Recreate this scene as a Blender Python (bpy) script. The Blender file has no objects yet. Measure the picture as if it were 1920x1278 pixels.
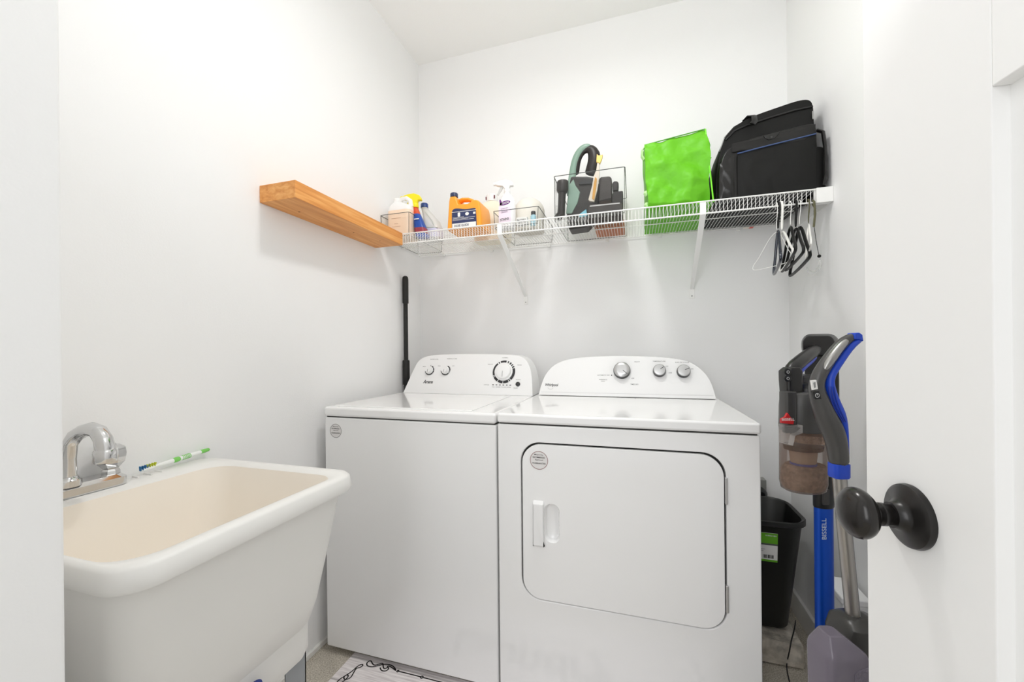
import bpy, bmesh, math, random
from mathutils import Vector, Matrix, noise

# ------------------------------------------------------------------ camera
FPX, CX, CY, W = 747.0, 960.0, 656.2, 1920.0
YAW, ROLL, CAMH = math.radians(17.04), -0.0097, 1.118
fw = Vector((-math.sin(YAW), math.cos(YAW), 0)); rt = Vector((math.cos(YAW), math.sin(YAW), 0)); up = Vector((0, 0, 1))
EYE = Vector((0, 0, CAMH))
cr, sr = math.cos(ROLL), math.sin(ROLL)
cam_r = rt * cr + up * sr
cam_u = up * cr - rt * sr
cd = bpy.data.cameras.new('camera'); cam = bpy.data.objects.new('camera', cd)
bpy.context.scene.collection.objects.link(cam)
cd.sensor_fit = 'HORIZONTAL'; cd.sensor_width = 36; cd.lens = FPX / W * 36
cd.shift_y = (CY - 639.0) / W; cd.clip_start = .01
m = Matrix.Identity(4)
for i in range(3):
    m[i][0] = cam_r[i]; m[i][1] = cam_u[i]; m[i][2] = -fw[i]; m[i][3] = EYE[i]
cam.matrix_world = m
sc = bpy.context.scene; sc.camera = cam

# ------------------------------------------------------------------ light and exposure
sc.view_settings.view_transform = 'Standard'; sc.view_settings.look = 'None'
sc.view_settings.exposure = -0.04; sc.view_settings.gamma = 1.0; sc.view_settings.use_curve_mapping = False
wd = bpy.data.worlds.new('world'); sc.world = wd; wd.use_nodes = True
wd.node_tree.nodes['Background'].inputs[0].default_value = (0.97, 0.985, 1, 1)
wd.node_tree.nodes['Background'].inputs[1].default_value = .75
LAMP = Vector((-.17, 1.02, 2.60))
def area(name, loc, target, size, power, col=(1, 1, 1), shape='DISK', size_y=None):
    d = bpy.data.lights.new(name, 'AREA'); d.energy = power; d.size = size; d.shape = shape; d.color = col
    if size_y: d.size_y = size_y
    o = bpy.data.objects.new(name, d); sc.collection.objects.link(o)
    o.location = loc; o.rotation_euler = (Vector(target) - Vector(loc)).to_track_quat('-Z', 'Y').to_euler(); return o
area('ceiling_lamp_light', LAMP - Vector((0, 0, .035)), LAMP - Vector((0, 0, 2)), .20, 7.1, (1, .998, .99))
area('ceiling_bounce_fill', (0, .15, 1.75), (.05, .9, 2.73), .45, 5.6, (.985, .993, 1))  # added upward fill that brightens the ceiling, not an actual flash
area('doorway_fill', (-.50, -1.15, 1.55), (0, 1.2, .9), .6, 12, (.985, .99, 1), 'RECTANGLE', 1.7)  # added fill from the doorway side, no actual lamp in the hall
sc.cycles.max_bounces = 12; sc.cycles.diffuse_bounces = 8; sc.cycles.transparent_max_bounces = 24
sc.cycles.use_denoising = True

# ------------------------------------------------------------------ helpers
col = sc.collection
def pz(u, v, z): r = ray(u, v); return EYE + r * ((z - EYE.z) / r.z)
def py_(u, v, y): r = ray(u, v); return EYE + r * (y / r.y)
def px(u, v, x): r = ray(u, v); return EYE + r * (x / r.x)
def D(u, v, d): return EYE + ray(u, v) * d
def ray(u, v):
    du, dv = u - CX, v - CY
    return fw + rt * ((cr * du + sr * dv) / FPX) - up * ((-sr * du + cr * dv) / FPX)

def lin(c):
    if isinstance(c, str): c = [int(c[i:i + 2], 16) / 255 for i in (0, 2, 4)]
    return [x / 12.92 if x <= .04045 else ((x + .055) / 1.055) ** 2.4 for x in c]
MATS = {}
def mat(name, c, rough=.5, metal=0, bump=0, bscale=80, spec=.5, trans=0, emit=None, coat=0, var=0, vscale=30, mix=None, bdist=.01):
    if name in MATS: return MATS[name]
    m = bpy.data.materials.new(name); m.use_nodes = True; nt = m.node_tree; N = nt.nodes; L = nt.links
    b = N['Principled BSDF']; rgb = lin(c); b.inputs['Base Color'].default_value = (*rgb, 1)
    b.inputs['Roughness'].default_value = rough; b.inputs['Metallic'].default_value = metal
    b.inputs['Specular IOR Level'].default_value = spec; b.inputs['Coat Weight'].default_value = coat
    tc = N.new('ShaderNodeTexCoord')
    if var:
        n = N.new('ShaderNodeTexNoise'); n.inputs['Scale'].default_value = vscale; n.inputs['Detail'].default_value = 5
        L.new(tc.outputs['Object'], n.inputs['Vector'])
        r = N.new('ShaderNodeValToRGB'); r.color_ramp.elements[0].position = .35; r.color_ramp.elements[1].position = .65
        r.color_ramp.elements[0].color = (*[x * (1 - var) for x in rgb], 1)
        r.color_ramp.elements[1].color = (*(lin(mix) if mix else [min(1, x * (1 + var)) for x in rgb]), 1)
        L.new(n.outputs['Fac'], r.inputs['Fac']); L.new(r.outputs['Color'], b.inputs['Base Color'])
    if bump:
        n = N.new('ShaderNodeTexNoise'); n.inputs['Scale'].default_value = bscale; n.inputs['Detail'].default_value = 4
        L.new(tc.outputs['Object'], n.inputs['Vector'])
        k = N.new('ShaderNodeBump'); k.inputs['Strength'].default_value = bump; k.inputs['Distance'].default_value = .01
        k.inputs['Distance'].default_value = bdist; L.new(n.outputs['Fac'], k.inputs['Height']); L.new(k.outputs['Normal'], b.inputs['Normal'])
    if emit:
        b.inputs['Emission Color'].default_value = (*lin(c), 1); b.inputs['Emission Strength'].default_value = emit
    MATS[name] = m; return m
def clear(name, c, alpha=.1, rough=.05, var=0):
    """thin see-through plastic: transparent film + fresnel gloss + a little tinted body"""
    if name in MATS: return MATS[name]
    m = bpy.data.materials.new(name); m.use_nodes = True; nt = m.node_tree; N = nt.nodes; L = nt.links
    out = N['Material Output']; b = N['Principled BSDF']
    b.inputs['Base Color'].default_value = (*lin(c), 1); b.inputs['Roughness'].default_value = rough
    t = N.new('ShaderNodeBsdfTransparent'); mx = N.new('ShaderNodeMixShader'); 
    f = N.new('ShaderNodeFresnel'); f.inputs['IOR'].default_value = 1.4
    a = N.new('ShaderNodeMath'); a.operation = 'MULTIPLY_ADD'; a.inputs[1].default_value = .4; a.inputs[2].default_value = alpha; a.use_clamp = True
    L.new(f.outputs[0], a.inputs[0]); L.new(a.outputs[0], mx.inputs[0]); L.new(t.outputs[0], mx.inputs[1]); L.new(b.outputs[0], mx.inputs[2])
    L.new(mx.outputs[0], out.inputs['Surface']); MATS[name] = m; return m

def rrect(w, h, r, n=5):
    pts = []
    r = min(r, w / 2 - 1e-5, h / 2 - 1e-5)
    for cx_, cy_, a0 in ((w / 2 - r, h / 2 - r, 0), (-w / 2 + r, h / 2 - r, 90), (-w / 2 + r, -h / 2 + r, 180), (w / 2 - r, -h / 2 + r, 270)):
        for i in range(n + 1):
            a = math.radians(a0 + 90 * i / n); pts.append((cx_ + r * math.cos(a), cy_ + r * math.sin(a)))
    return pts
def oval(a, b, n=24): return [(a * math.cos(2 * math.pi * i / n), b * math.sin(2 * math.pi * i / n)) for i in range(n)]

class MB:
    def __init__(s): s.bm = bmesh.new()
    def box(s, a, b):
        a, b = Vector(a), Vector(b)
        v = [s.bm.verts.new((x, y, z)) for z in (a.z, b.z) for y in (a.y, b.y) for x in (a.x, b.x)]
        for f in ((0, 2, 3, 1), (4, 5, 7, 6), (0, 1, 5, 4), (2, 6, 7, 3), (0, 4, 6, 2), (1, 3, 7, 5)): s.bm.faces.new([v[i] for i in f])
        return s
    def obox(s, c, ax, ay, az):   # oriented box, half-axes
        c, ax, ay, az = map(Vector, (c, ax, ay, az))
        v = [s.bm.verts.new(c + ax * i + ay * j + az * k) for k in (-1, 1) for j in (-1, 1) for i in (-1, 1)]
        for f in ((0, 2, 3, 1), (4, 5, 7, 6), (0, 1, 5, 4), (2, 6, 7, 3), (0, 4, 6, 2), (1, 3, 7, 5)): s.bm.faces.new([v[i] for i in f])
        return s
    def loft(s, rings, cap0=True, cap1=True, close=True):
        R = [[s.bm.verts.new(p) for p in r] for r in rings]
        n = len(R[0])
        for a, b in zip(R, R[1:]):
            for i in range(n if close else n - 1):
                j = (i + 1) % n; s.bm.faces.new((a[i], a[j], b[j], b[i]))
        if cap0: s.bm.faces.new(R[0][::-1])
        if cap1: s.bm.faces.new(R[-1])
        return s
    def tube(s, path, r, seg=10, flat=1, side=None, closed=False):
        P = [Vector(p) for p in path]; n = len(P); rr = r if hasattr(r, '__len__') else [r] * n
        rings = []; ref = None
        for i, p in enumerate(P):
            if closed: t = (P[(i + 1) % n] - P[i - 1]).normalized()
            else: t = (P[min(i + 1, n - 1)] - P[max(i - 1, 0)]).normalized()
            if side is not None:
                a = Vector(side); a = (a - t * a.dot(t)).normalized()
            else:
                if ref is None: ref = Vector((0, 0, 1)) if abs(t.z) < .9 else Vector((0, 1, 0))
                a = (ref - t * ref.dot(t)).normalized(); ref = a
            b = t.cross(a)
            rings.append([p + a * (rr[i] * math.cos(2 * math.pi * k / seg)) + b * (rr[i] * flat * math.sin(2 * math.pi * k / seg)) for k in range(seg)])
        if closed: rings.append(rings[0]); return s._closed(rings)
        return s.loft(rings)
    def _closed(s, rings):
        R = [[s.bm.verts.new(p) for p in r] for r in rings[:-1]]; R.append(R[0]); n = len(R[0])
        for a, b in zip(R, R[1:]):
            for i in range(n):
                j = (i + 1) % n; s.bm.faces.new((a[i], a[j], b[j], b[i]))
        return s
    def lathe(s, prof, c=(0, 0, 0), seg=28, axis=(0, 0, 1), sx=1, sy=1, cap=True):
        ax = Vector(axis).normalized(); q = Vector((0, 0, 1)).rotation_difference(ax); c = Vector(c)
        rings = [[c + q @ Vector((r * sx * math.cos(2 * math.pi * k / seg), r * sy * math.sin(2 * math.pi * k / seg), z)) for k in range(seg)] for r, z in prof]
        return s.loft(rings, cap, cap)
    def prism(s, pts, vec):
        P = [Vector(p) for p in pts]; v = Vector(vec)
        return s.loft([P, [p + v for p in P]])
    def plane(s, pts): s.bm.faces.new([s.bm.verts.new(p) for p in pts]); return s
    def holed(s, outer, inner, vec=None):   # flat ring face between two loops
        A = [s.bm.verts.new(p) for p in outer]; B = [s.bm.verts.new(p) for p in inner]; ed = []
        for Lp in (A, B):
            for i in range(len(Lp)): ed.append(s.bm.edges.new((Lp[i], Lp[(i + 1) % len(Lp)])))
        bmesh.ops.triangle_fill(s.bm, use_beauty=True, use_dissolve=False, edges=ed); return A, B

def sprop(o, label=None, category=None, group=None, kind=None):
    if label: o['label'] = label
    if category: o['category'] = category
    if group: o['group'] = group
    if kind: o['kind'] = kind
    return o
def obj(name, mb, material, parent=None, bevel=0, seg=3, sub=0, smooth=40, **kw):
    bm = mb.bm
    bmesh.ops.remove_doubles(bm, verts=bm.verts, dist=1e-6)
    bmesh.ops.recalc_face_normals(bm, faces=bm.faces)
    me = bpy.data.meshes.new(name); bm.to_mesh(me); bm.free()
    for mm in (material if isinstance(material, (list, tuple)) else [material]): me.materials.append(mm)
    me.shade_smooth()
    if smooth < 180: me.set_sharp_from_angle(angle=math.radians(smooth))
    o = bpy.data.objects.new(name, me); col.objects.link(o)
    if bevel:
        b = o.modifiers.new('bevel', 'BEVEL'); b.width = bevel; b.segments = seg; b.limit_method = 'ANGLE'; b.angle_limit = math.radians(35); b.harden_normals = True
    if sub:
        b = o.modifiers.new('sub', 'SUBSURF'); b.levels = b.render_levels = sub
    if parent: o.parent = parent; o.matrix_parent_inverse = parent.matrix_world.inverted()
    return sprop(o, **kw)
def thing(name, loc, label, category, group=None):
    o = bpy.data.objects.new(name, None); col.objects.link(o); o.location = loc; o.empty_display_size = .05
    o.matrix_world = Matrix.Translation(Vector(loc))
    return sprop(o, label, category, group)
def text(name, body, width, origin, xdir, ydir, material, parent, shear=0, thick=.0003, height=None, align='CENTER', off=0.0005):
    cu = bpy.data.curves.new('t', 'FONT'); cu.body = body; cu.extrude = 0; cu.shear = shear; cu.align_x = align; cu.offset = .02 if shear else .012
    t = bpy.data.objects.new('t', cu); col.objects.link(t)
    dg = bpy.context.evaluated_depsgraph_get(); me = bpy.data.meshes.new_from_object(t.evaluated_get(dg))
    bpy.data.objects.remove(t)
    xs = [v.co.x for v in me.vertices]; ys = [v.co.y for v in me.vertices]
    x0, x1, y0, y1 = min(xs), max(xs), min(ys), max(ys)
    s = width / (x1 - x0); sy = height / (y1 - y0) if height else s
    X, Y = Vector(xdir).normalized(), Vector(ydir).normalized(); Z = X.cross(Y).normalized(); o3 = Vector(origin)
    for v in me.vertices:
        v.co = o3 + X * ((v.co.x - (x0 + x1) / 2) * s) + Y * ((v.co.y - (y0 + y1) / 2) * sy) + Z * off
    me.materials.clear(); me.materials.append(material); me.name = name
    o = bpy.data.objects.new(name, me); col.objects.link(o)
    if parent: o.parent = parent; o.matrix_parent_inverse = parent.matrix_world.inverted()
    return o

# ------------------------------------------------------------------ materials
wall_m = mat('wall_paint', 'f4f4f4', .75, bump=.04, bscale=260, spec=.25)
ceil_m = mat('ceiling_paint', 'f9f9f8', .85, bump=.05, bscale=200, spec=.2)
trim_m = mat('trim_paint', 'eeeeec', .4)
door_m = mat('door_paint', 'f2f2f1', .45, spec=.3)
enamel = mat('white_enamel', 'f5f5f5', .12, spec=.5, coat=.3)
enamel_side = mat('white_enamel_side', 'ebebea', .3)
plastic_w = mat('white_plastic', 'f0f0f0', .3)
gap_m = mat('dark_gap', '3a3a38', .8)
grey_d = mat('dark_grey_plastic', '3c3b3a', .35)
black_p = mat('black_plastic', '17181a', .35)
black_m = mat('black_satin', '1d1c1b', .33)
chrome = mat('chrome', 'd6d6d6', .1, metal=1)
silver = mat('brushed_silver', 'a9a8a6', .32, metal=1)
blue_p = mat('blue_plastic', '1740c8', .35)
wire_w = mat('white_coated_wire', 'f2f2f0', .35)
ink = mat('black_ink', '1b1b1b', .5)
ink_g = mat('grey_ink', '8d8d8d', .5)
paper = mat('white_paper', 'f0efec', .6)

# ------------------------------------------------------------------ room
LX, RX, BY, CZ = -1.1526, .645, 2.005, 2.733
def struct(name, mb, m_, parent=None, **k): return obj(name, mb, m_, parent, kind='structure' if not parent else None, **k)
def floor_mat():
    m = bpy.data.materials.new('floor_vinyl'); m.use_nodes = True; nt = m.node_tree; N = nt.nodes; L = nt.links; b = N['Principled BSDF']
    tc = N.new('ShaderNodeTexCoord'); n = N.new('ShaderNodeTexNoise'); n.inputs['Scale'].default_value = 250; n.inputs['Detail'].default_value = 3
    n2 = N.new('ShaderNodeTexNoise'); n2.inputs['Scale'].default_value = 14
    L.new(tc.outputs['Object'], n.inputs['Vector']); L.new(tc.outputs['Object'], n2.inputs['Vector'])
    r = N.new('ShaderNodeValToRGB'); e = r.color_ramp.elements
    e[0].position = .36; e[0].color = (*lin('b5ac9c'), 1); e[1].position = .66; e[1].color = (*lin('f2ebde'), 1)
    mx = N.new('ShaderNodeMixRGB'); mx.blend_type = 'MULTIPLY'; mx.inputs[0].default_value = .35
    L.new(n.outputs['Fac'], r.inputs[0]); L.new(r.outputs[0], mx.inputs[1]); L.new(n2.outputs['Fac'], mx.inputs[2]); L.new(mx.outputs[0], b.inputs['Base Color'])
    b.inputs['Roughness'].default_value = .6; return m
struct('floor', MB().box((-1.6, -1.6, -.06), (1.6, BY + .12, 0)), floor_mat())
struct('ceiling', MB().box((LX - .12, -.32, CZ), (RX + .12, BY + .12, CZ + .1)), ceil_m)
struct('wall_left', MB().box((LX - .12, -.32, 0), (LX, BY + .12, CZ)), wall_m)
struct('wall_back', MB().box((LX, BY, 0), (RX, BY + .12, CZ)), wall_m)
struct('wall_right', MB().box((RX, -.32, 0), (RX + .12, BY + .12, CZ)), wall_m)
struct('wall_corner', MB().box((LX, -.32, 0), (-.62, .2835, CZ)), wall_m, bevel=.004)
struct('wall_front', MB().box((.372, -.32, 0), (RX, -.20, CZ)).box((-.62, -.32, 2.08), (.372, -.20, CZ)), wall_m)
bb = mat('baseboard_paint', 'ecebe8', .4)
struct('baseboard_left', MB().box((LX, .2835, 0), (LX + .013, BY, .02)), bb, bevel=.003)
struct('baseboard_back', MB().box((LX + .013, BY - .013, 0), (RX - .013, BY, .09)), bb, bevel=.003)
struct('baseboard_right', MB().box((RX - .013, -.20, 0), (RX, BY, .09)), bb, bevel=.003)

# the open panel door with its knob
HG = Vector((.348, -.153, 0)); de = Vector((-.096, .9955, 0)).normalized(); dn = Vector((-de.y, de.x, 0))   # dn faces the room
DW = .760
door = thing('door_1', HG, 'open white panel door with a black oval knob, at the right', 'door'); door['kind'] = 'structure'
def dp(t, z, n=0): return HG + de * t + dn * n + Vector((0, 0, z))
def dbox(mb, t0, t1, z0, z1, n0, n1):
    c = dp((t0 + t1) / 2, (z0 + z1) / 2, (n0 + n1) / 2); mb.obox(c, de * ((t1 - t0) / 2), dn * ((n1 - n0) / 2), Vector((0, 0, (z1 - z0) / 2)))
mbx = MB(); ST = .163
for t0, t1, z0, z1 in ((0, ST - .03, .012, 2.04), (DW - ST, DW, .012, 2.04), (DW / 2 - .045, DW / 2 + .045, .25, 1.336)):
    dbox(mbx, t0, t1, z0, z1, -.035, 0)
for z0, z1 in ((.012, .25), (1.336, 1.49), (1.92, 2.04)): dbox(mbx, ST - .03, DW - ST, z0, z1, -.035, 0)
obj('door_frame', mbx, door_m, door, bevel=.0015, seg=2)
mbx = MB(); dbox(mbx, .12, DW - .15, .23, 1.36, -.024, -.013); dbox(mbx, .12, DW - .15, 1.47, 1.94, -.024, -.013)
obj('door_panel', mbx, door_m, door)
# knob
KP = Vector((.2823, .531, .937)); KT = (KP - HG).dot(de); kb = mat('oil_black_metal', '1c1a19', .3, metal=.3, spec=.6)
kn = MB(); c0 = dp(KT, KP.z, 0)
kn.lathe([(.0, 0), (.0330, 0), (.0335, .002), (.0325, .006), (.029, .0085), (.019, .0105), (.015, .014), (.0135, .02), (.0, .02)][1:-1], c0, 48, dn)
kno = obj('door_knob', kn, kb, door)
kn = MB().lathe([(.0105, .018), (.0105, .024), (.012, .026), (.012, .030), (.009, .033), (.009, .036)], c0, 32, dn); obj('knob_neck', kn, kb, kno)
q = MB(); prof = []
for i in range(15):
    a = math.pi * i / 14; prof.append((.0268 * math.sin(a) + 1e-4, .051 - .0165 * math.cos(a)))
q.lathe(prof, c0, 40, dn); obj('knob_grip', q, mat('oil_black_metal_smooth', '211e1c', .22, metal=.3, spec=.6), kno)
q = MB().lathe([(.0028, 0), (.0028, .0012)], dp(KT - .0145, KP.z - .0075, .0075), 16, dn); obj('knob_screw', q, chrome, kno)

# ------------------------------------------------------------------ washer
def scr(v, a, b): return a + (b - a) * v
WX0, WX1, WY, WB, TOP = -1.105, -.4285, 1.210, 1.86, .915
wa = thing('washing_machine', (-.77, 1.53, 0), 'white top-load washing machine on the left, its console has two small dials', 'washing machine')
obj('cabinet', MB().box((WX0, WY + .004, .025), (WX1, WB, .876)), enamel, wa, bevel=.006)
obj('seam', MB().box((WX0 + .006, WY + .010, .870), (WX1 - .006, WB - .01, .884)), gap_m, wa)
obj('top_deck', MB().box((WX0 - .001, WY, .8795), (WX1, WB, TOP)), enamel, wa, bevel=.010, seg=4)
lid = [Vector((x, y, 0)) for x, y in ((-1.06, 1.235), (-.53, 1.235), (-.53, 1.66), (-1.06, 1.66))]
obj('lid', MB().box((-1.065, 1.232, TOP - .002), (-.52, 1.665, TOP + .0035)), enamel, wa, bevel=.003)
for x in (WX0 + .05, WX1 - .05):
    for y in (WY + .06, WB - .06): obj('foot', MB().lathe([(.02, 0), (.02, .03)], (x, y, 0), 16), black_p, wa)
def console(parent, outline, y0, slope, yb, z0, material):
    """outline in x,z ; front face leans back by slope"""
    f = [Vector((x, y0 + slope * (z - z0), z)) for x, z in outline]
    bk = [Vector((x, yb, z)) for x, z in outline]
    md = [Vector((x, yb, z)) for x, z in outline]
    return obj('control_panel', MB().loft([f, bk]), material, parent, bevel=.007, seg=4)
def smooth_out(pts, it=2):
    for _ in range(it):
        n = [pts[0]]
        for a, b in zip(pts, pts[1:]):
            n += [(a[0] * .75 + b[0] * .25, a[1] * .75 + b[1] * .25), (a[0] * .25 + b[0] * .75, a[1] * .25 + b[1] * .75)]
        pts = n + [pts[-1]]
    return pts
o = [(-1.079, .915), (-1.060, .975), (-1.044, 1.026), (-1.022, 1.077), (-.968, 1.097), (-.839, 1.102), (-.70, 1.101), (-.54, 1.097), (-.480, 1.085), (-.448, 1.04), (-.436, .985), (-.4285, .915)]
wc = console(wa, smooth_out(o), 1.700, .35, 1.852, .915, plastic_w)
CN = Vector((0, -1, .35)).normalized(); CU = Vector((0, .35, 1)).normalized(); CXV = Vector((1, 0, 0))
def cpt(x, z, off=0, y0=1.700): return Vector((x, y0 + .35 * (z - .915), z)) + CN * off
ink_d = mat('charcoal_ink', '2e2e30', .5)
def arc_ring(c, r0, r1, a0, a1, n=10):
    pts = []
    return [[c + CXV * (r * math.cos(math.radians(a0 + (a1 - a0) * i / n))) + CU * (r * math.sin(math.radians(a0 + (a1 - a0) * i / n))) for i in range(n + 1)] for r in (r0, r1)]
def wdial(x, z, r, segs, parent):
    c = cpt(x, z, .001)
    d = obj('dial', MB().lathe([(r, 0), (r, .006), (r * .88, .008), (r * .82, .018), (r * .76, .020)], c, 40, CN), plastic_w, parent)
    mb = MB()
    for a0, a1 in segs:
        A, B = arc_ring(c + CN * .0006, r * 1.0, r * 1.26, a0, a1); mb.loft([A, B], False, False, close=False)
    obj('dial_ring', mb, ink_d, d)
    obj('dial_pointer', MB().obox(c + CN * .0206 + CU * (-r * .35), CXV * .0008, CU * (r * .32), CN * .0004), ink_g, d)
    return d
wdial(-.953, 1.024, .0195, [(-140, -40), (-35, -5), (0, 30), (38, 62), (70, 76), (82, 88), (150, 185), (190, 215)], wc)
wdial(-.867, 1.024, .0195, [(-140, -40), (-32, -25), (-18, -10), (-5, 70), (140, 175), (180, 215)], wc)
wdial(-.572, 1.019, .043, [(-150, -123), (-118, -92), (-88, -60), (-56, -50), (-45, 20), (25, 32), (38, 44), (50, 58), (66, 72), (80, 112), (118, 124), (130, 200), (204, 207)], wc)
obj('start_button', MB().lathe([(.0105, 0), (.0105, .003), (.009, .004)], cpt(-.500, .965), 24, CN), ink_d, wc)
text('brand_logo', 'Amana', .052, cpt(-.952, .970), CXV, CU, ink, wc, shear=.35, height=.017)
mb = MB()
for i in range(6): mb.obox(cpt(-.618 + i * .0165, .9605, .0006), CXV * .0038, CU * .0018, CN * .0003)
obj('cycle_lights', mb, ink_d, wc)
for t, w, x, z in (('WATER LEVEL', .045, -.937, 1.077), ('TEMPERATURE', .055, -.843, 1.079), ('NORMAL', .03, -.572, 1.083), ('DELICATE', .024, -.642, 1.053), ('RINSE', .018, -.555, .9715),
                   ('START', .022, -.500, .985), ('CYCLE', .026, -.650, .960), ('PAUSE', .018, -.509, .948), ('FILL RINSE WASH SPIN', .09, -.577, .951), ('SMALL', .018, -.985, 1.042), ('COLD', .014, -.905, 1.045), ('HOT', .012, -.83, 1.045), ('RINSE', .02, -.50, 1.05)):
    text('panel_text', t, w, cpt(x, z), CXV, CU, ink_g, wc, height=.0042)
# sticker
def sticker(parent, x, y, z, r, lines, ring):
    s_ = obj('sticker', MB().lathe([(r, 0), (r, .0004)], (x, y, z), 40, (0, -1, 0)), mat('sticker_film', 'e4e2e1', .35), parent)
    mb = MB(); A = [Vector((x + r * 1.0 * math.cos(a * math.pi / 24), y - .0006, z + r * math.sin(a * math.pi / 24))) for a in range(48)]
    B = [Vector((x + r * .93 * math.cos(a * math.pi / 24), y - .0006, z + r * .93 * math.sin(a * math.pi / 24))) for a in range(48)]
    mb.loft([A, B], False, False); obj('sticker_rim', mb, ring, s_)
    for t, w, dz in lines: text('sticker_text', t, w * r, (x, y, z + dz * r), (1, 0, 0), (0, 0, 1), mat('sticker_ink', '55504e', .5), s_, height=.17 * r, off=.001)
LN = [('Majority', 1.0, .60), ('RECOMMENDED', 1.35, .32), ('Approved', .9, .04), ('WARRANTIES', 1.5, -.32)]
sticker(wa, -1.055, WY + .004, .827, .0255, LN, mat('sticker_ring_grey', '8b8886', .5))

# ------------------------------------------------------------------ dryer
DX0, DX1, DY = -.4185, .3180, 1.197
dr = thing('clothes_dryer', (-.05, 1.53, 0), 'white front-load clothes dryer on the right, its console has three silver knobs', 'dryer')
DPY = DY + .004
# door opening ring in the front panel
dc = (-.054, .5885); dw, dh = .578, .486
def loop(cx_, cz, w, h, r, y, n=10): return [Vector((cx_ + a, y, cz + b)) for a, b in rrect(w, h, r, n)]
mb = MB()
fo = [Vector((x, DPY, z)) for x, z in ((DX0, .025), (DX1, .025), (DX1, .884), (DX0, .884))]
A, B = mb.holed(fo, loop(*dc, dw, dh, .062, DPY))
bk = [mb.bm.verts.new((v.co.x, WB, v.co.z)) for v in A]
for i in range(4): mb.bm.faces.new((A[i], A[(i + 1) % 4], bk[(i + 1) % 4], bk[i]))
mb.bm.faces.new(bk[::-1])
inn = [mb.bm.verts.new((v.co.x, DPY + .02, v.co.z)) for v in B]
for i in range(len(B)): mb.bm.faces.new((B[i], B[(i + 1) % len(B)], inn[(i + 1) % len(B)], inn[i]))
mb.bm.faces.new(inn)
obj('cabinet', mb, enamel, dr, bevel=.004, seg=3)
obj('seam', MB().box((DX0 + .006, DY + .010, .878), (DX1 - .006, WB - .01, .893)), gap_m, dr)
obj('top_deck', MB().box((DX0 - .001, DY - .001, .8885), (DX1 + .002, WB, TOP + .004)), enamel, dr, bevel=.008, seg=4)
obj('door_gasket', MB().prism(loop(*dc, dw - .001, dh - .001, .0615, DPY + .0172), (0, .0025, 0)), gap_m, dr)
# door panel with scooped grip
mb = MB(); yd = DPY - .004
hc = (-.2445, .588)
hl = loop(*hc, .046, .118, .020, yd, 6)
outer = loop(*dc, dw - .012, dh - .010, .058, yd)
A, B = mb.holed(outer, hl)
bk = [mb.bm.verts.new((v.co.x, yd + .013, v.co.z)) for v in A]
for i in range(len(A)): mb.bm.faces.new((A[i], A[(i + 1) % len(A)], bk[(i + 1) % len(A)], bk[i]))
prev = B
for sc_, dy in ((.93, .006), (.80, .016), (.55, .020)):
    cur = [mb.bm.verts.new((hc[0] + (v.co.x - hc[0]) * sc_, yd + dy, hc[1] + (v.co.z - hc[1]) * (sc_ * .5 + .5))) for v in B]
    for i in range(len(B)): mb.bm.faces.new((prev[i], prev[(i + 1) % len(B)], cur[(i + 1) % len(B)], cur[i]))
    prev = cur
mb.bm.faces.new(prev)
dd = obj('door', mb, enamel, dr, bevel=.003, seg=3)
gp = [(-.304, .512), (-.304, .653), (-.300, .658), (-.2665, .658), (-.2665, .507), (-.300, .507)]
obj('handle', MB().prism([Vector((x, yd - .010, z)) for x, z in ((-.303, .520), (-.303, .648), (-.269, .648), (-.269, .520))], (0, .011, 0)).loft(
    [[Vector((x, yd - .010, z)) for x, z in ((-.303, .520), (-.303, .645), (-.269, .645), (-.269, .520))], [Vector((x, yd + .001, z)) for x, z in ((-.305, .509), (-.305, .656), (-.268, .656), (-.268, .509))]]), enamel, dd, bevel=.004)
for z0, z1 in ((.695, .768), (.402, .476)):
    obj('hinge', MB().box((.2315, DPY - .005, z0), (.2385, DPY + .008, z1)), mat('hinge_metal', 'cfcfcf', .3, metal=.7), dr, bevel=.002)
sticker(dd, -.2835, yd, .778, .0285, LN, mat('sticker_ring_red', 'a08080', .5))
for x in (DX0 + .05, DX1 - .05):
    for y in (DY + .07, WB - .06): obj('foot', MB().lathe([(.02, 0), (.02, .03)], (x, y, 0), 16), black_p, dr)
o = [(-.402, .921), (-.395, .96), (-.378, 1.01), (-.338, 1.055), (-.27, 1.079), (-.153, 1.088), (.023, 1.088), (.165, 1.078), (.226, 1.060), (.270, 1.020), (.292, .975), (.302, .921)]
o2 = [(x * 1.0, z) for x, z in o]
dcn = console(dr, smooth_out(o2), 1.700, .35, 1.852, .915, plastic_w)
kr = mat('knob_face_silver', 'bdbdbd', .28, metal=.85); kd = mat('knob_skirt', '2a2a2c', .25, metal=.5)
obj('trim_line', MB().prism([cpt(-.392, .9335, .0004), cpt(.292, .9335, .0004), cpt(.292, .9345, .0004), cpt(-.392, .9345, .0004)], CN * .0003), mat('pale_grey_line', 'd4d4d6', .4), dcn)
def dknob(x, z, r, ang):
    c = cpt(x, z, .0005)
    k = obj('knob', MB().lathe([(r * 1.04, 0), (r * 1.04, .008), (r, .014), (r * .98, .020)], c, 40, CN), kd, dcn, label='dark-skirted round knob with a silver face')
    obj('knob_face', MB().lathe([(r * .96, .0), (r * .96, .002), (r * .88, .004), (r * .5, .0048)], c + CN * .019, 40, CN), kr, k)
    a = math.radians(ang); dv = CXV * math.cos(a) + CU * math.sin(a); pv = CN.cross(dv)
    obj('pointer', MB().obox(c + CN * .0242 + dv * (r * .5), dv * (r * .33), pv * .0011, CN * .0006), ink_d, k)
dknob(-.050, 1.026, .0335, -40); dknob(.098, 1.026, .0245, 38); dknob(.189, 1.024, .0250, 25)
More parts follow.
